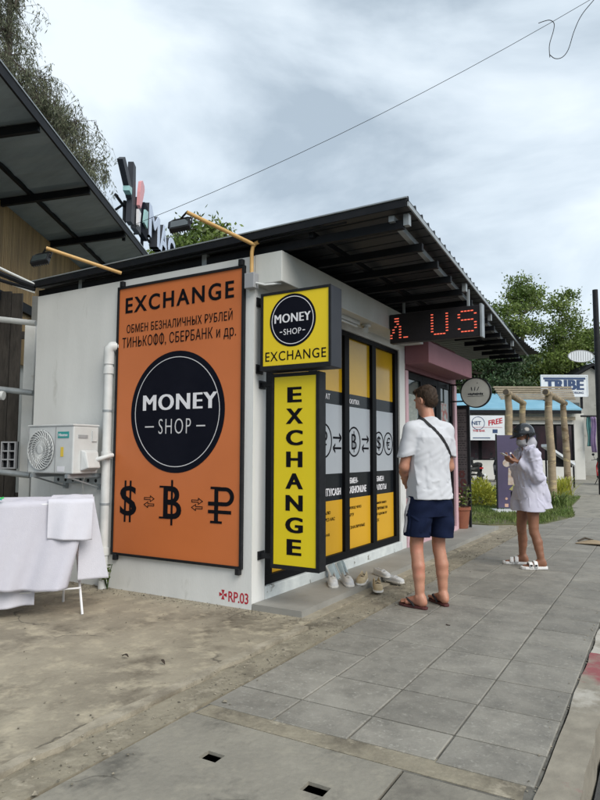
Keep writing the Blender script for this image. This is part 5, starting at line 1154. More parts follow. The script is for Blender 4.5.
def creases(sd, segs):
    """cloth folds: soft ridges along segments given as (angle round the body, height)"""
    m = np.abs(sd.F) < .03; I = np.argwhere(m); Pp = sd.lo + sd.h * I; u = np.arctan2(Pp[:, 1], Pp[:, 0] + .01); z = Pp[:, 2]; d = np.zeros(len(I), np.float32)
    for (u0, z0, u1, z1, amp, w) in segs:
        a = np.array((u0 * .19, z0)); b = np.array((u1 * .19, z1)) - a; L = b @ b + 1e-9; uu = np.remainder(u - u0 + np.pi, 2 * np.pi) - np.pi + u0
        t = np.clip(((uu * .19 - a[0]) * b[0] + (z - a[1]) * b[1]) / L, 0, 1); q = np.hypot(uu * .19 - a[0] - t * b[0], z - a[1] - t * b[1]); d += amp * np.exp(-(q / (w * (.5 + .7 * np.sin(np.pi * np.clip(t, .02, .98))))) ** 2)
    sd.F[m] -= d
def rand_creases(seed, n, zr, dz, du, amp, w):
    r = random.Random(seed); o = []
    for _ in range(n):
        u0 = r.uniform(-math.pi, math.pi); z0 = r.uniform(*zr); o.append((u0, z0, u0 + r.uniform(-du, du), z0 - r.uniform(*dz), r.choice((1, 1, -1)) * amp * r.uniform(.5, 1.2), w * r.uniform(.7, 1.5)))
    return o
def rotm(yaw=0, pitch=0, roll=0):
    """head frame: yaw to the left, pitch down"""
    return np.array(Matrix.Rotation(yaw, 3, 'Z') @ Matrix.Rotation(pitch, 3, 'Y') @ Matrix.Rotation(roll, 3, 'X'))
def vec(*a): return np.array(a, float)
def nrm(v): v = np.array(v, float); return v / np.linalg.norm(v)
def head(sd, c, R, sc=1.0):
    P = lambda *p: c + R @ (vec(*p) * sc)
    E = lambda p, r, k=.012, sub=False: sd.ell(P(*p), vec(*r) * sc, k * sc, R, sub)
    E((-.012, 0, .030), (.098, .076, .092)); E((.025, 0, -.030), (.068, .062, .082)); E((.045, 0, -.080), (.045, .045, .035)); E((.074, 0, -.100), (.020, .022, .018))
    for y in (-1, 1):
        E((.078, y * .033, .008), (.016, .017, .012), .008, True); E((.076, y * .034, .024), (.018, .022, .008), .01); E((.068, y * .033, .006), (.016, .015, .010), .004)
        E((.056, y * .042, -.025), (.026, .020, .020), .02)
        E((-.005, y * .079, -.010), (.022, .010, .033), .004); E((.002, y * .086, -.008), (.012, .006, .020), .004, True)
        E((.094, y * .011, -.037), (.010, .008, .008), .006)
    sd.cap(P(.088, 0, .012), P(.108, 0, -.032), .009 * sc, .012 * sc, .010)
    E((.087, 0, -.060), (.011, .024, .0055), .004); E((.085, 0, -.071), (.011, .020, .006), .004); E((.094, 0, -.0655), (.008, .022, .0014), .002, True)
def hand(sd, w, f, n, s, sc=1.0, curls=(.5, .55, .6, .65), thumb=(.75, .5, .35), k=.006):
    """w wrist, f towards the fingers, n the way the palm faces, s the thumb side"""
    w, f, n, s = vec(*w), nrm(f), nrm(n), nrm(s)
    kn = []
    for i, (o, L) in enumerate(((.031, .092), (.010, .097), (-.011, .092), (-.030, .083))):
        K = w + (f * L + s * o - n * .004) * sc; kn.append(K); sd.cap(w + (f * .018 + s * o * .55) * sc, K, .0135 * sc, .0105 * sc, .012)
    for i, K in enumerate(kn):
        seg = ((.042, .027, .021), (.047, .030, .023), (.043, .028, .022), (.034, .021, .019))[i]; a = 0; p = K
        for j in range(3):
            a += curls[i] * (.55, 1.0, .7)[j]; d = f * math.cos(a) + n * math.sin(a); q = p + d * seg[j] * sc
            sd.cap(p, q, (.0098, .0088, .0080)[j] * sc, (.0088, .0080, .0068)[j] * sc, .002); p = q
    t0 = w + (f * .022 + s * .026) * sc; t1 = t0 + nrm(f * thumb[0] + s * thumb[1] + n * thumb[2]) * .042 * sc; t2 = t1 + nrm(f * .9 + s * .1 + n * (thumb[2] + .2)) * .032 * sc; t3 = t2 + nrm(f * .95 - s * .15 + n * (thumb[2] + .3)) * .025 * sc
    sd.chain([t0, t1, t2, t3], [.0155 * sc, .0118 * sc, .0100 * sc, .0078 * sc], .006)
def foot(sd, ank, yaw, sc=1.0):
    """ankle centre over the heel, toes along yaw; sole at z=.022"""
    c, s_ = math.cos(yaw), math.sin(yaw); R = np.array([[c, -s_, 0], [s_, c, 0], [0, 0, 1]]); P = lambda x, y, z: vec(ank[0], ank[1], 0) + R @ (vec(x, y, z) * vec(sc, sc, 1))
    sd.ell(P(-.030, 0, .056), vec(.040, .032, .036), .015, R); sd.cap(P(-.02, 0, .085), P(.105, .0, .052), .038, .026, .02); sd.cap(P(-.02, 0, .050), P(.13, 0, .040), .030, .020, .02)
    sd.cap(P(.11, .028, .042), P(.13, -.026, .038), .021, .017, .02)
    return R, P
def toes(sd, P, side):
    for i, (y, x, r) in enumerate(((.030, .196, .0125), (.011, .196, .0098), (-.006, .188, .0092), (-.022, .176, .0088), (-.036, .162, .0080))): sd.cap(P(.125, y * side * .9, .040), P(x, y * side, .034), r * 1.1, r, .004)

# ---- the man
man = thing('person', 'man seen from behind in white t-shirt and navy shorts, thin black strap across his back', 'person', (1.245, .85, .0105), math.radians(142))
def fold_tee(X, Y, Z):
    w = np.clip((1.30 - Z) / .35, 0, 1); u = np.clip((Z - 1.15) / .3, 0, 1)
    return (.0045 * np.sin(31 * Y + 5 * np.sin(4.5 * Z) + 9 * X) * w + .005 * np.sin(52 * Z + 7 * np.sin(6 * Y + 1.3) + 14 * X) * np.clip((1.07 - Z) / .12, 0, 1)
            + .0035 * np.sin(26 * (Z - .9 * np.abs(Y)) + 4 * np.sin(9 * Y)) * u * (1 - u) * 3).astype(np.float32)
sd = SDF((-.22, -.40, -.005), (.44, .40, 1.90), .0058)
sd.ell((-.01, 0, .96), (.10, .155, .11), .03); sd.cap((-.01, 0, 1.0), (0, 0, 1.25), .105, .115, .04); sd.ell((0, .06, 1.33), (.10, .12, .17), .03); sd.ell((0, -.06, 1.33), (.10, .12, .17), .03)
sd.cap((-.01, .07, 1.53), (-.01, .165, 1.485), .05, .054, .03); sd.cap((-.01, -.07, 1.53), (-.01, -.165, 1.485), .05, .054, .03); sd.cap((-.02, 0, 1.50), (.012, 0, 1.66), .066, .056, .03)
feet = {1: ((-.035, .125), math.radians(22), (.085, .0)), -1: ((-.005, -.125), math.radians(-6), (.03, 0))}
for sgn in (1, -1):
    (fx, fy), ya, _ = feet[sgn]; a = vec(fx, fy, .10); kn = vec(fx * .4 + .035, sgn * .115, .50); hp = vec(-.005, sgn * .088, .93)
    sd.cap(hp, kn + vec(0, 0, .02), .088, .055, .03); sd.cap(kn + vec(.006, 0, .03), kn - vec(-.006, 0, .05), .050, .047, .012)
    ca = kn * .60 + a * .40 + vec(-.018, sgn * .005, 0); sd.cap(kn - vec(.004, 0, .01), ca, .047, .0525, .012); cb = kn * .40 + a * .60 + vec(-.016, sgn * .003, 0); sd.cap(ca, cb, .0525, .0465, .012); sd.cap(cb, a + vec(-.002, 0, .07), .0465, .033, .012); sd.cap(kn, a + vec(0, 0, .03), .042, .032, .03)
    sd.cap(a + vec(0, 0, .08), a + vec(0, 0, -.02), .033, .034, .02)
    for q in (1, -1): sd.ell(a + vec(.0, q * .033, -.005), (.014, .010, .016), .012)
    R_, P_ = foot(sd, a, ya, 1.0); toes(sd, P_, -sgn)
    sh = vec(-.01, sgn * .170, 1.485); el = vec(.02, sgn * .228, 1.17); wr = vec(.215, sgn * .10, 1.03) if sgn == 1 else vec(.23, -.085, 1.05)
    sd.cap(sh, sh * .45 + el * .55, .056, .047, .025); sd.cap(sh * .5 + el * .5, el, .047, .041, .02); fm = el * .68 + wr * .32
    sd.cap(el, fm, .041, .043, .02); sd.cap(fm, wr, .042, .027, .02)
    hand(sd, wr, nrm(wr - el) * .8 + vec(.25, -sgn * .2, .12), (0, -sgn * .75, .55), (.25, 0, 1), .98, thumb=(.7, .5, .35))
HC = vec(.028, .0, 1.745); HR = rotm(math.radians(20), math.radians(14)); head(sd, HC, HR, 1.0)
o = link('body', sd.mesh('body'), M['skin'], man, True, True)
hs = SDF((-.16, -.18, 1.56), (.22, .18, 1.92), .0048); P = lambda *p: HC + HR @ vec(*p)
hs.ell(P(-.018, 0, .045), (.104, .083, .088), .012, HR); hs.ell(P(-.045, 0, -.005), (.066, .074, .080), .02, HR); hs.ell(P(.045, 0, .098), (.052, .062, .024), .02, HR)
Hi = HR.T
def hl(X, Y, Z): return [Hi[i, 0] * (X - HC[0]) + Hi[i, 1] * (Y - HC[1]) + Hi[i, 2] * (Z - HC[2]) for i in range(3)]
def hcut(X, Y, Z):
    x, y, z = hl(X, Y, Z); front = (.068 - z) + np.clip(-x + .05, 0, .2) * 6; side = np.where(x > .012, .03 - z, -1); ear = .026 - np.sqrt((x + .004) ** 2 + ((z + .012) * .8) ** 2) - np.where(np.abs(y) > .05, 0, 9)
    nape = -.078 - z + np.clip(x + .05, 0, .1) * .9
    return np.maximum(np.maximum(np.where(x > .03, front, -1), side), np.maximum(nape, ear))
hs.cut(hcut)
def hairn(X, Y, Z):
    x, y, z = hl(X, Y, Z); return (.0022 * np.sin(110 * y + 50 * x + 6 * np.sin(30 * z)) + .0020 * np.sin(190 * y + 20 * np.sin(40 * x)) + .0022 * np.sin(65 * x + 70 * z)).astype(np.float32)
hs.disp(hairn); link('hair', hs.mesh('hair'), M['hair'], man, True, True)
mb = MB()
for s_ in (1, -1): mb.lathe([(.001, -.0115), (.008, -.008), (.0115, 0), (.008, .008), (.001, .0115)], Matrix.Translation(Vector(P(.072, s_ * .033, .008))), 12)
obj('eyes', mb, mat('eye_white', (.6, .6, .58), rough=.2), man, local=True, smooth=True)
mb = MB()
for s_ in (1, -1): mb.tube([P(.088, s_ * .018, .029), P(.090, s_ * .035, .034), P(.080, s_ * .052, .029)], [.003, .0045, .002], 6)
obj('eyebrows', mb, M['hair'], man, local=True, smooth=True)
ts = SDF((-.26, -.42, .84), (.30, .42, 1.64), .0058)
ts.loft([.90, 1.0, 1.15, 1.30, 1.42, 1.50], [.156, .148, .136, .138, .132, .095], [.206, .198, .180, .188, .190, .155], [-.012, -.008, -.008, -.008, -.012, -.016], [0] * 6, .03, 2.3)
ts.cap((-.015, .05, 1.538), (-.012, .172, 1.488), .055, .066, .035); ts.cap((-.015, -.05, 1.538), (-.012, -.172, 1.488), .055, .066, .035); ts.cap((-.018, 0, 1.50), (-.008, 0, 1.60), .078, .068, .03)
tt = SDF((-.26, -.42, .84), (.30, .42, 1.64), .0058); tt.F = ts.F.copy()
for s_ in (1, -1): ts.cap((-.012, s_ * .172, 1.485), (.008, s_ * .216, 1.25), .070, .068, .025)
creases(ts, rand_creases(3, 20, (1.15, 1.42), (.15, .32), .35, .0065, .024) + rand_creases(5, 22, (.93, 1.08), (.0, .05), .7, .005, .015) + rand_creases(8, 12, (1.30, 1.48), (.04, .16), .8, .0045, .018))
ts.disp(lambda X, Y, Z: (.0018 * np.sin(60 * Y + 25 * Z + 3 * np.sin(20 * Z)) * np.sin(40 * Z + 1)).astype(np.float32))
ts.cut(lambda X, Y, Z: np.maximum(np.maximum(.893 + .004 * np.sin(13 * Y + 1) - Z, np.where(np.abs(Y) < .12, Z - 1.588 + .35 * (X + .03), -1)), np.where(np.abs(Y) > .178, 1.262 - Z - .25 * (np.abs(Y) - .22), -1)))
link('t_shirt', ts.mesh('t_shirt'), M['tee'], man, True, True)
# strap lies on the shirt: sampled from the shirt's own surface
def surf(sd_, origin, d):
    o_ = vec(*origin); d = nrm(d); last = None
    for t in np.arange(0, .45, .002):
        p = o_ + d * t; i = np.round((p - sd_.lo) / sd_.h).astype(int)
        if (i < 0).any() or (i >= sd_.n).any(): continue
        if sd_.F[tuple(i)] < 0: return p
    return None
ss = SDF((-.24, -.34, .53), (.26, .34, .98), .0058)
for s_ in (1, -1): ss.loft([.56, .70, .84, .93], [.118, .122, .126, .128], [.106, .104, .098, .09], [.012, .006, -.004, -.008], [s_ * .122, s_ * .112, s_ * .096, s_ * .085], .012, 2.3)
ss.loft([.76, .84, .96], [.120, .134, .122], [.176, .182, .166], [-.006] * 3, [0] * 3, .03, 2.4)
ss.disp(lambda X, Y, Z: (.005 * np.sin(24 * Y + 4 * np.sin(8 * Z) + 12 * X) * np.clip((.9 - Z) / .2, 0, 1) + .004 * np.sin(40 * Z + 20 * np.abs(Y) + 9 * X)).astype(np.float32))
creases(ss, rand_creases(21, 26, (.62, .92), (.03, .2), .5, .006, .010))
ss.cut(lambda X, Y, Z: np.maximum(.580 - Z + .01 * np.sin(8 * Y), Z - .925))
sh_o = link('shorts', ss.mesh('shorts'), M['shorts'], man, True, True)
mb = MB()
for s_ in (1,):
    A_ = [surf(ss, (.03 - .012 * k / 10, .5, .586 + .33 * k / 10), (0, -1, 0)) for k in range(11)]
    for w0, w1, in ((-.016, .016),):
        vs_ = []
        for p in A_: vs_ += [p + vec(w0, .003, 0), p + vec(w1, .003, 0), p + vec(w1, -.02, 0), p + vec(w0, -.02, 0)]
        fs_ = [(4 * k + a, 4 * k + (a + 1) % 4, 4 * k + 4 + (a + 1) % 4, 4 * k + 4 + a) for k in range(10) for a in range(4)]; mb.add(vs_, fs_ + [(3, 2, 1, 0), (40, 41, 42, 43)])
obj('side_stripe', mb, M['stripe'], sh_o, local=True)
e1_, hip_, nek_ = vec(1, 0, 0), vec(-.01, -.18, 1.245), vec(-.012, .080, 1.575)
cen_ = (hip_ + nek_) / 2; e2_ = nrm(nek_ - hip_); bp_ = []
for t in np.linspace(0, 2 * math.pi, 72):
    d_ = e1_ * math.cos(t) + e2_ * math.sin(t); p = surf(tt, cen_ + d_ * .44, -d_)
    if p is not None: bp_.append((p, d_))
def ribbon(pn, w, th):
    mb = MB(); vs_ = []; pts = [p for p, _ in pn]
    for i, p in enumerate(pts):
        d = nrm(pts[min(i + 1, len(pts) - 1)] - pts[max(i - 1, 0)]); nn = pn[i][1]; s_ = nrm(np.cross(d, nn)); n_ = np.cross(s_, d) * 1.0
        if n_ @ np.array(nn) < 0: n_ = -n_
        vs_ += [p + s_ * w + n_ * th, p - s_ * w + n_ * th, p - s_ * w - n_ * th * .5, p + s_ * w - n_ * th * .5]
    k = len(pts); mb.add(vs_, [(4 * i + a, 4 * i + (a + 1) % 4, 4 * i + 4 + (a + 1) % 4, 4 * i + 4 + a) for i in range(k - 1) for a in range(4)] + [(0, 1, 2, 3), (4 * k - 1, 4 * k - 2, 4 * k - 3, 4 * k - 4)]); return mb
obj('bag_strap', ribbon(bp_, .0115, .008), M['strap'], man, local=True)
def outline(P_, side, pts): return [P_(x, y * side, 0) for x, y in pts]
SOLE = [(-.075, .0), (-.066, .024), (-.03, .034), (.03, .030), (.08, .036), (.13, .046), (.175, .046), (.205, .032), (.215, .008), (.205, -.018), (.175, -.040), (.13, -.047), (.07, -.042), (.0, -.034), (-.05, -.030), (-.070, -.018)]
def sole_mb(P_, side, z0, z1, grow=1.0):
    mb = MB(); q = [P_(x * grow, y * side * grow, 0) for x, y in SOLE]
    if side > 0: q = q[::-1]
    k = len(q); vs_ = [(p[0], p[1], z0) for p in q] + [(p[0], p[1], z1) for p in q]
    return mb.add(vs_, [tuple(range(k - 1, -1, -1)), tuple(range(k, 2 * k))] + [(i, (i + 1) % k, k + (i + 1) % k, k + i) for i in range(k)])
for sgn in (1, -1):
    (fx, fy), ya, _ = feet[sgn]; c_, s_ = math.cos(ya), math.sin(ya); PP = lambda x, y, z: vec(fx + c_ * x - s_ * y, fy + s_ * x + c_ * y, z)
    ff = obj('flip_flop', sole_mb(PP, -sgn, .001, .021), M['flip'], man, local=True, bevel=.004)
    t_ = PP(.165, -sgn * -.004 * -1 + -sgn * .020, .03)
    mb = MB(); e = PP(.160, -sgn * .019, .024); top = PP(.150, -sgn * .016, .060)
    mb.tube([e, top], .005, 6); mb.tube([top, PP(.10, -sgn * .046, .066), PP(.045, -sgn * .044, .040), PP(.03, -sgn * .040, .018)], [.006, .009, .009, .008], 8); mb.tube([top, PP(.10, sgn * .034, .066), PP(.045, sgn * .044, .040), PP(.03, sgn * .040, .018)], [.006, .009, .009, .008], 8)
    obj('strap', mb, M['strap'], ff, local=True, smooth=True)

# ---- the woman
wom = thing('person', 'woman in white shirt and shorts wearing a black helmet, looking down at a phone', 'person', (1.615, 3.215, .0105), math.radians(218))
sd = SDF((-.24, -.36, -.005), (.42, .36, 1.66), .0056)
z_ = .88
sd.ell((-.02, 0, .82), (.11, .155, .11), .03); sd.cap((-.01, 0, .86), (0, 0, 1.08), .095, .095, .04); sd.ell((.0, .05, 1.15), (.09, .10, .14), .03); sd.ell((0, -.05, 1.15), (.09, .10, .14), .03)
for s_ in (1, -1): sd.cap((-.01, s_ * .06, 1.31), (-.01, s_ * .155, 1.275), .042, .046, .03)
sd.cap((-.015, 0, 1.28), (.002, 0, 1.405), .052, .046, .03)
wfeet = {1: ((-.055, .160), math.radians(-8)), -1: ((.0, -.150), math.radians(-24))}
for sgn in (1, -1):
    (fx, fy), ya = wfeet[sgn]; a = vec(fx, fy, .09); kn = vec(fx * .5 + .02, sgn * .115, .435); hp = vec(-.01, sgn * .088, .80)
    sd.cap(hp, kn + vec(0, 0, .03), .086, .054, .03); sd.cap(kn + vec(.005, 0, .03), kn - vec(-.005, 0, .04), .048, .045, .012)
    ca = kn * .60 + a * .40 + vec(-.015, sgn * .004, 0); sd.cap(kn - vec(.003, 0, .01), ca, .044, .049, .012); cb = kn * .40 + a * .60 + vec(-.013, sgn * .003, 0); sd.cap(ca, cb, .049, .043, .012); sd.cap(cb, a + vec(-.002, 0, .06), .043, .031, .012); sd.cap(kn, a + vec(0, 0, .03), .040, .030, .03); sd.cap(a + vec(0, 0, .07), a + vec(0, 0, -.02), .031, .033, .02)
    R_, P_ = foot(sd, a, ya, .93); toes(sd, P_, -sgn)
    sh = vec(-.01, sgn * .165, 1.27); el = vec(-.005, sgn * .205, 1.035); wr = vec(.130, sgn * .075, 1.190)
    sd.cap(sh, el, .046, .038, .025); fm = el * .65 + wr * .35; sd.cap(el, fm, .038, .038, .02); sd.cap(fm, wr, .037, .025, .02)
    hand(sd, wr, vec(.80, -sgn * .30, .36), vec(-.35, -sgn * .35, .85), vec(.2, -sgn * .25, .9) if 0 else vec(-.2, -sgn * .8, .35), .92, curls=(.45, .5, .55, .6), thumb=(.75, .35, .55))
WC = vec(.020, 0, 1.482); WR = rotm(math.radians(0), math.radians(22)); head(sd, WC, WR, .93)
link('body', sd.mesh('body'), M['skin2'], wom, True, True)
Pw = lambda *p: WC + WR @ (vec(*p) * .93)
# helmet, visor, chin strap, mask, neck cloth
hm = SDF((-.16, -.18, 1.40), (.28, .18, 1.70), .005); Wi = WR.T
def wl_(X, Y, Z): return [Wi[i, 0] * (X - WC[0]) + Wi[i, 1] * (Y - WC[1]) + Wi[i, 2] * (Z - WC[2]) for i in range(3)]
hm.ell(Pw(-.010, 0, .040), (.128, .108, .118), .01, WR)
def hmcut(X, Y, Z):
    x, y, z = wl_(X, Y, Z); inner = np.sqrt((x + .010) ** 2 / .108 ** 2 + y ** 2 / .090 ** 2 + (z - .036) ** 2 / .100 ** 2)
    return np.maximum(np.where(x > -.01, .028 - z, -.018 - z - 0 * x), (1 - inner) * .09)
hm.cut(hmcut); he = link('helmet', hm.mesh('helmet'), M['helmet'], wom, True, True)
mb = MB()
def visor(s, t):
    a = (s - .5) * 2.2; r = .122 + .050 * t; return Vector(Pw(-.005 + r * math.cos(a) * 1.03, r * math.sin(a) * .88, .045 - .012 * t + .006 * math.cos(a)))
mb.grid(visor, 22, 5); o = obj('peak', mb, M['helmet'], he, local=True, smooth=True, fix=False); o.modifiers.new('thick', 'SOLIDIFY').thickness = .005
mb = MB()
def rimf(s, t):
    a = (s - .5) * 2.0; r = .1345 + .001; return Vector(Pw(-.01 + r * math.cos(a) * .99, r * math.sin(a) * .84, .050 + .062 * t)) - Vector((0, 0, 0)) + Vector(WR @ vec(-.035 * t * t, 0, 0))
mb.grid(rimf, 20, 6); o = obj('raised_visor', mb, M['darkglass'], he, local=True, smooth=True, fix=False); o.modifiers.new('thick', 'SOLIDIFY').thickness = .004
mb = MB(); ed = [Pw(-.010 + .1275 * math.cos(a) * 1.0 / .93 * .93, .1165 * math.sin(a), .0) for a in np.linspace(1.75, 4.53, 16)]; mb.tube([p + WR @ vec(0, 0, -.016) for p in ed], .006, 6); obj('trim', mb, M['strap'], he, local=True, smooth=True)
mb = MB(); mb.tube([Pw(.00, .103, .02), Pw(.022, .080, -.05), Pw(.045, .040, -.112), Pw(.055, 0, -.125), Pw(.045, -.040, -.112), Pw(.022, -.080, -.05), Pw(.0, -.103, .02)], .008, 8); obj('chin_strap', mb, M['strap'], he, local=True, smooth=True)
mk = SDF((-.08, -.14, 1.30), (.24, .14, 1.56), .005); mk.ell(Pw(.040, 0, -.055), (.072, .068, .066), .01, WR); mk.ell(Pw(.092, 0, -.040), (.026, .024, .034), .02, WR)
mk.cut(lambda X, Y, Z: np.maximum(wl_(X, Y, Z)[2] + .012 + np.abs(wl_(X, Y, Z)[1]) * .35 - .012, -wl_(X, Y, Z)[0] + .005 + 0 * Z)); mk.disp(lambda X, Y, Z: (.0015 * np.sin(120 * Z + 20 * X)).astype(np.float32))
link('face_mask', mk.mesh('face_mask'), M['maskcloth'], wom, True, True)
nk = SDF((-.16, -.16, 1.24), (.16, .16, 1.52), .005); nk.cap(Pw(-.050, 0, -.10), Pw(-.058, 0, .0), .064, .070, .02); nk.cap((-.03, 0, 1.30), Pw(-.045, 0, -.09), .075, .064, .03)
nk.cut(lambda X, Y, Z: np.maximum(X - .045 + 0 * Z, Z - 1.475)); nk.disp(lambda X, Y, Z: (.004 * np.sin(55 * Y + 30 * Z) + .003 * np.sin(70 * Z)).astype(np.float32)); link('neck_cloth', nk.mesh('neck_cloth'), mat('white_cloth', (.46, .46, .50), (.38, .38, .43), rough=.95, scale=14), wom, True, True)
mb = MB()
for s_ in (1, -1): mb.lathe([(.001, -.0105), (.007, -.008), (.0105, 0), (.007, .008), (.001, .0105)], Matrix.Translation(Vector(Pw(.072, s_ * .033, .008))), 12)
obj('eyes', mb, mat('eye_surface', (.45, .44, .42), rough=.2), wom, local=True, smooth=True)
# shirt: oversized, open front, long back
sh_ = SDF((-.44, -.42, .60), (.36, .42, 1.44), .006)
sh_.loft([.62, .75, .92, 1.08, 1.22, 1.305], [.190, .178, .160, .142, .127, .085], [.205, .205, .205, .200, .190, .140], [-.092, -.070, -.042, -.020, -.012, -.015], [0] * 6, .03, 2.2)
for s_ in (1, -1):
    sh_.cap((-.012, s_ * .05, 1.325), (-.010, s_ * .165, 1.275), .050, .064, .03); el = vec(-.010, s_ * .212, 1.03); wr = vec(.118, s_ * .085, 1.178)
    sh_.cap((-.010, s_ * .168, 1.27), el, .070, .072, .03); sh_.cap(el, wr, .070, .048, .025); sh_.cap(wr, wr + .12 * (wr - el), .048, .047, .01)
sh_.cap((-.03, 0, 1.30), (-.005, 0, 1.375), .075, .070, .02)
sh_.disp(lambda X, Y, Z: (.006 * np.sin(38 * Y + 27 * X + 3 * np.sin(5 * Z)) * np.clip((1.18 - Z) / .4, 0, 1) + .0045 * np.sin(58 * Z + 30 * X - 16 * np.abs(Y) + 3 * np.sin(14 * Z)) * (np.abs(Y) > .12) * (Z > .98) + .0025 * np.sin(80 * Y - 50 * X + 33 * Z)).astype(np.float32))
creases(sh_, rand_creases(13, 34, (.85, 1.2), (.12, .30), .3, .007, .018) + rand_creases(15, 22, (1.0, 1.28), (.0, .08), .6, .006, .014))
sh_.cut(lambda X, Y, Z: np.maximum(np.maximum(.655 + np.clip((X + .05) * 3.0, 0, .10) * (Z < 1.01) - Z + .012 * np.sin(12 * Y), Z - 1.378 + .4 * X), np.where((X > .035) & (np.abs(Y) < .028 + .0 * Z) & (Z > 1.15), .02, -1)))
sh_.cut(lambda X, Y, Z: (X * .787 - np.abs(Y) * .45 + Z * .45) - (.134 * .787 - .082 * .45 + 1.190 * .45) - np.where(X > .08, 0, 9))
so_ = link('shirt', sh_.mesh('shirt'), M['linen'], wom, True, True)
mb = MB(); mb.tube([(.055, .085, 1.335), (.02, .105, 1.36), (-.05, .085, 1.375), (-.085, 0, 1.375), (-.05, -.085, 1.375), (.02, -.105, 1.36), (.055, -.085, 1.335)], [.014, .018, .02, .02, .02, .018, .014], 8); obj('collar', mb, M['linen'], so_, local=True, smooth=True)
st_ = SDF((-.24, -.34, .58), (.28, .34, .98), .0058)
for s_ in (1, -1): st_.loft([.61, .72, .82, .90], [.135, .132, .126, .118], [.122, .115, .105, .098], [.0, .0, -.004, -.008], [s_ * .122, s_ * .112, s_ * .098, s_ * .085], .012, 2.3)
st_.loft([.76, .84, .96], [.120, .128, .112], [.18, .19, .165], [-.004] * 3, [0] * 3, .03, 2.3)
st_.disp(lambda X, Y, Z: (.006 * np.sin(27 * Y + 15 * X + 3 * np.sin(9 * Z)) * np.clip((.95 - Z) / .2, 0, 1)).astype(np.float32)); creases(st_, rand_creases(17, 24, (.70, .92), (.04, .2), .4, .006, .010)); st_.cut(lambda X, Y, Z: np.maximum(.635 - Z + .008 * np.sin(14 * Y), Z - .965))
link('shorts', st_.mesh('shorts'), M['linen'], wom, True, True)
for sgn in (1, -1):
    (fx, fy), ya = wfeet[sgn]; c_, s_ = math.cos(ya), math.sin(ya); PP = lambda x, y, z: vec(fx + c_ * x * .95 - s_ * y, fy + s_ * x * .95 + c_ * y, z)
    sl_o = obj('sandal', sole_mb(PP, -sgn, .001, .032, 1.10), M['slide'], wom, local=True, bevel=.006)
    for x0, x1, h in ((.050, .094, .088), (.106, .150, .074)):
        mb = MB()
        def band(s, t, x0=x0, x1=x1, h=h): a = math.pi * (s * 1.0); return Vector(PP(x0 + (x1 - x0) * t, .053 * math.cos(a), .018 + (h - .012) * math.sin(a) ** .7))
        mb.grid(band, 16, 3); b_ = obj('band', mb, M['slide'], sl_o, local=True, smooth=True, fix=False); b_.modifiers.new('thick', 'SOLIDIFY').thickness = .008
        q = PP((x0 + x1) / 2, .052 * sgn, .045); obj('buckle', MB().box(q[0] - .012, q[0] + .012, q[1] - .006, q[1] + .006, .038, .056), M['strap'], sl_o, local=True)
# the phone she holds (a thing of its own)
RW = Matrix.Rotation(math.radians(218), 4, 'Z'); pc0 = Matrix.Translation((1.615, 3.215, .0105)) @ RW
ph = thing('mobile_phone', 'pale phone held in both hands by the woman in the helmet', 'phone', tuple((pc0 @ Vector((.235, 0, 1.25)))))
PT = pc0 @ Matrix.Translation((.236, 0, 1.257)) @ Matrix.Rotation(math.radians(-28), 4, 'Y')
obj('body', MB().box(-.075, .075, -.036, .036, -.004, .004, PT), M['phone'], ph, bevel=.003); obj('screen', MB().box(-.068, .068, -.032, .032, .0042, .005, PT), M['screen'], ph)

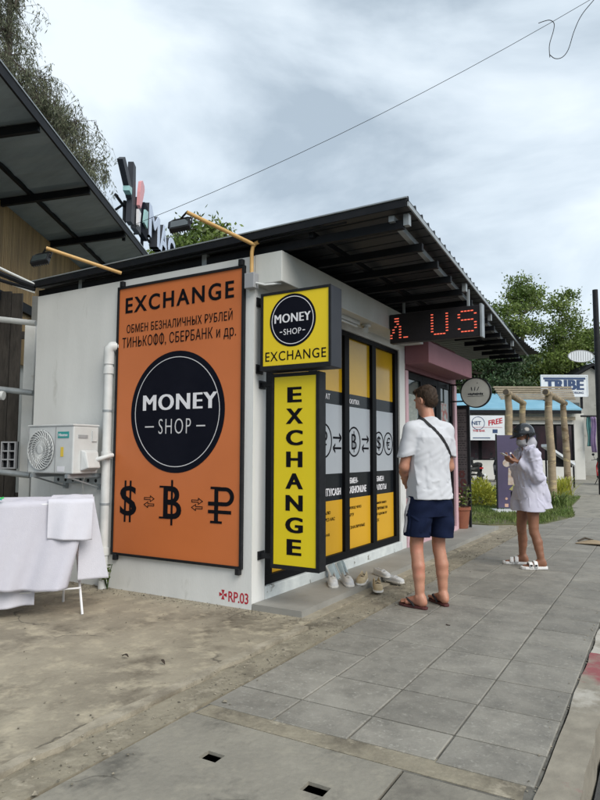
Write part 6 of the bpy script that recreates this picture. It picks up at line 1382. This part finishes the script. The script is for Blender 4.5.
# ------------------------------------------------------------------ shoes left on the ledge
def shoe(label, loc, rz, up, kind, tilt=0.0, sc=1.0):
    t = thing('shoe', label, 'shoe', loc, rz, 'shoes left by the shop window'); T = Matrix.Rotation(tilt, 4, 'Y') @ Matrix.Scale(sc, 4)
    prof = [(-.135, .030, .075), (-.125, .036, .085), (-.08, .040, .078), (-.03, .039, .070), (.02, .042, .066), (.07, .046, .056), (.11, .044, .045), (.14, .034, .038), (.155, .018, .030)]
    if kind == 'low': prof = [(x, w, h * (.75 if x < 0 else .85)) for x, w, h in prof]
    so = MB(); n = len(prof); q = [(x, w * 1.08) for x, w, h in prof] + [(x, -w * 1.08) for x, w, h in prof[::-1]]; k = len(q)
    so.add([T @ Vector((x, y, 0)) for x, y in q] + [T @ Vector((x, y, .020)) for x, y in q], [tuple(range(k - 1, -1, -1)), tuple(range(k, 2 * k))] + [(i, (i + 1) % k, k + (i + 1) % k, k + i) for i in range(k)]); obj('sole', so, M['sole'], t, local=True, bevel=.004)
    ub = MB(); vs_ = []; m_ = 13
    for i, (x, w, h) in enumerate(prof):
        for j in range(m_):
            a = math.pi * j / (m_ - 1); op = 1.0
            y = w * math.cos(a); z = .020 + (h) * math.sin(a) ** .6
            if x < .045 and 3 <= j <= m_ - 4: y *= .86; z = .02 + h * (1.0 if j in (3, m_ - 4) else .35)
            vs_.append(T @ Vector((x, y, z)))
    fs_ = [(i * m_ + j, (i + 1) * m_ + j, (i + 1) * m_ + j + 1, i * m_ + j + 1) for i in range(n - 1) for j in range(m_ - 1)] + [tuple(j for j in range(m_)), tuple((n - 1) * m_ + j for j in range(m_ - 1, -1, -1))]
    ub.add(vs_, fs_); o = obj('upper', ub, M[up], t, local=True, smooth=True); o.modifiers.new('sub', 'SUBSURF').levels = 1; o.modifiers['sub'].render_levels = 2
    ins_ = MB(); e_ = [(x, w * .70) for x, w, h in prof[1:5]]; q = e_ + [(x, -y) for x, y in e_[::-1]]; k = len(q); hh = .060 if kind != 'low' else .046
    ins_.add([T @ Vector((x, y, hh - .012)) for x, y in q] + [T @ Vector((x, y, hh - .004)) for x, y in q], [tuple(range(k - 1, -1, -1)), tuple(range(k, 2 * k))] + [(i, (i + 1) % k, k + (i + 1) % k, k + i) for i in range(k)]); obj('insole', ins_, M['insole'], t, local=True)
    lc_ = MB()
    for i in range(4 if kind == 'lace' else 2):
        x = .035 + .018 * i; h = np.interp(x, [p[0] for p in prof], [p[2] for p in prof]) + .021; lc_.tube([T @ Vector((x, -.026, h - .012)), T @ Vector((x + .004, 0, h + .002)), T @ Vector((x, .026, h - .012))], .0035, 6)
    obj('laces', lc_, M['sole'] if kind == 'lace' else M[up], t, local=True); return t
D_ = math.radians
shoe('white sneaker at the front left of the shoes, toe to the street', (.235, 1.01, .051), D_(-58), 'sneaker', 'lace'); shoe('white sneaker tight beside the first one, further from the corner', (.335, 1.12, .051), D_(-52), 'sneaker', 'lace')
shoe('pale blue canvas shoe propped against the sill, nearer the corner', (.085, 1.30, .055), D_(8), 'bluesneaker', 'lace', D_(58), .9); shoe('pale blue canvas shoe propped against the sill, further from the corner', (.085, 1.50, .055), D_(-8), 'bluesneaker', 'lace', D_(58), .9)
shoe('beige suede shoe beside the white sneakers', (.430, 1.255, .051), D_(-75), 'beige', 'slip'); shoe('beige suede shoe off the ledge edge, nearest the man', (.605, 1.215, .012), D_(-62), 'beige', 'slip')
shoe('flat black and white slip-on lying behind the beige shoes', (.46, 1.66, .051), D_(-35), 'sneaker', 'low', 0, .88); shoe('flat black and white slip-on furthest along the ledge', (.60, 1.62, .012), D_(-20), 'sneaker', 'low', 0, .88)

# ------------------------------------------------------------------ scooters in the background
def scooter(loc, rz_, paint, label):
    t = thing('scooter', label, 'scooter', loc, rz_, 'parked scooters')
    for x in (-.62, .62):
        T = Matrix.Translation((x, 0, .25)) @ Matrix.Rotation(math.pi / 2, 4, 'X'); w = obj('wheel', MB().lathe([(.17, -.05), (.235, -.045), (.25, 0), (.235, .045), (.17, .05)], T, 24), M['tyre'], t, local=True, smooth=True); obj('rim', MB().lathe([(.03, -.052), (.16, -.03), (.16, .03), (.03, .052)], T, 16), M['steel_light'], w, local=True)
    s_ = MB()
    def body(u, v):
        a = 2 * math.pi * v; x = -.78 + 1.0 * u; w = .15 * math.sin(min(1, u * 2.2 + .25) * 1.57) * (1 - .25 * u); return Vector((x, w * math.cos(a), .56 + .04 * (1 - u) + (.16 - .05 * u) * math.sin(a)))
    s_.grid(body, 12, 16); obj('body', s_, M[paint], t, local=True, smooth=True)
    obj('seat', MB().tube([(-.72, 0, .78), (-.4, 0, .76), (.02, 0, .74)], [.10, .14, .10], 12), M['tyre'], t, local=True, smooth=True)
    sh = MB(); sh.add([(.30, -.17, .32), (.30, .17, .32), (.45, .19, .75), (.45, -.19, .75), (.36, .12, 1.0), (.36, -.12, 1.0), (.50, -.10, .30), (.50, .10, .30), (.60, .10, .75), (.60, -.10, .75), (.46, .06, 1.02), (.46, -.06, 1.02)], [(0, 1, 2, 3), (3, 2, 4, 5), (6, 9, 8, 7), (9, 11, 10, 8), (0, 3, 9, 6), (1, 7, 8, 2), (3, 5, 11, 9), (2, 8, 10, 4), (0, 6, 7, 1), (4, 10, 11, 5)]); obj('front_shield', sh, M[paint], t, local=True, bevel=.02)
    obj('floorboard', MB().box(-.1, .36, -.16, .16, .28, .35), M['tyre'], t, local=True, bevel=.02); obj('mudguard', MB().tube([(.86, 0, .40), (.74, 0, .52), (.58, 0, .53), (.42, 0, .42)], [.05, .08, .08, .06], 8), M[paint], t, local=True, smooth=True)
    obj('fork', MB().tube([(.62, 0, .26), (.42, 0, .98)], .04, 8), M['steel_dark'], t, local=True); hb_ = obj('handlebar', MB().tube([(.30, -.34, 1.02), (.40, -.15, 1.05), (.42, 0, 1.03), (.40, .15, 1.05), (.30, .34, 1.02)], .02, 8).box(.34, .52, -.13, .13, .97, 1.12), M['scooterdark'], t, local=True)
    for y in (-.3, .3):
        obj('mirror', MB().tube([(.34, y * .7, 1.05), (.36, y * .9, 1.24)], .008, 6).tube([(.35, y * .9, 1.26), (.37, y * .9, 1.26)], .055, 12), M['steel_dark'], hb_, local=True)
    obj('headlight', MB().tube([(.50, 0, 1.04), (.545, 0, 1.03)], .08, 16), mat('lamp_glass', (.6, .62, .62), rough=.15), t, local=True); obj('tail_light', MB().box(-.84, -.78, -.08, .08, .60, .67), M['scooterred'], t, local=True)
    obj('exhaust', MB().tube([(.0, -.16, .22), (-.4, -.2, .24), (-.72, -.2, .34)], [.03, .05, .05], 10), M['steel_light'], t, local=True, smooth=True); obj('stand', MB().tube([(-.1, .1, .3), (-.1, .24, 0)], .015, 6), M['steel_dark'], t, local=True); return t
def gp(l, d): p = NP(l, d, -.005); return (p.x, p.y, p.z)
scooter(gp(8.05, 29.0), D_(128), 'scooterdark', 'dark grey scooter parked in front of the white shop wall, left of the purple sign')
scooter(gp(12.75, 26.6), D_(95), 'scooterred', 'red scooter parked under the hanging fabrics at the right edge')
scooter(gp(9.25, 29.2), D_(112), 'scooterdark', 'black scooter mostly hidden behind the purple standing sign')
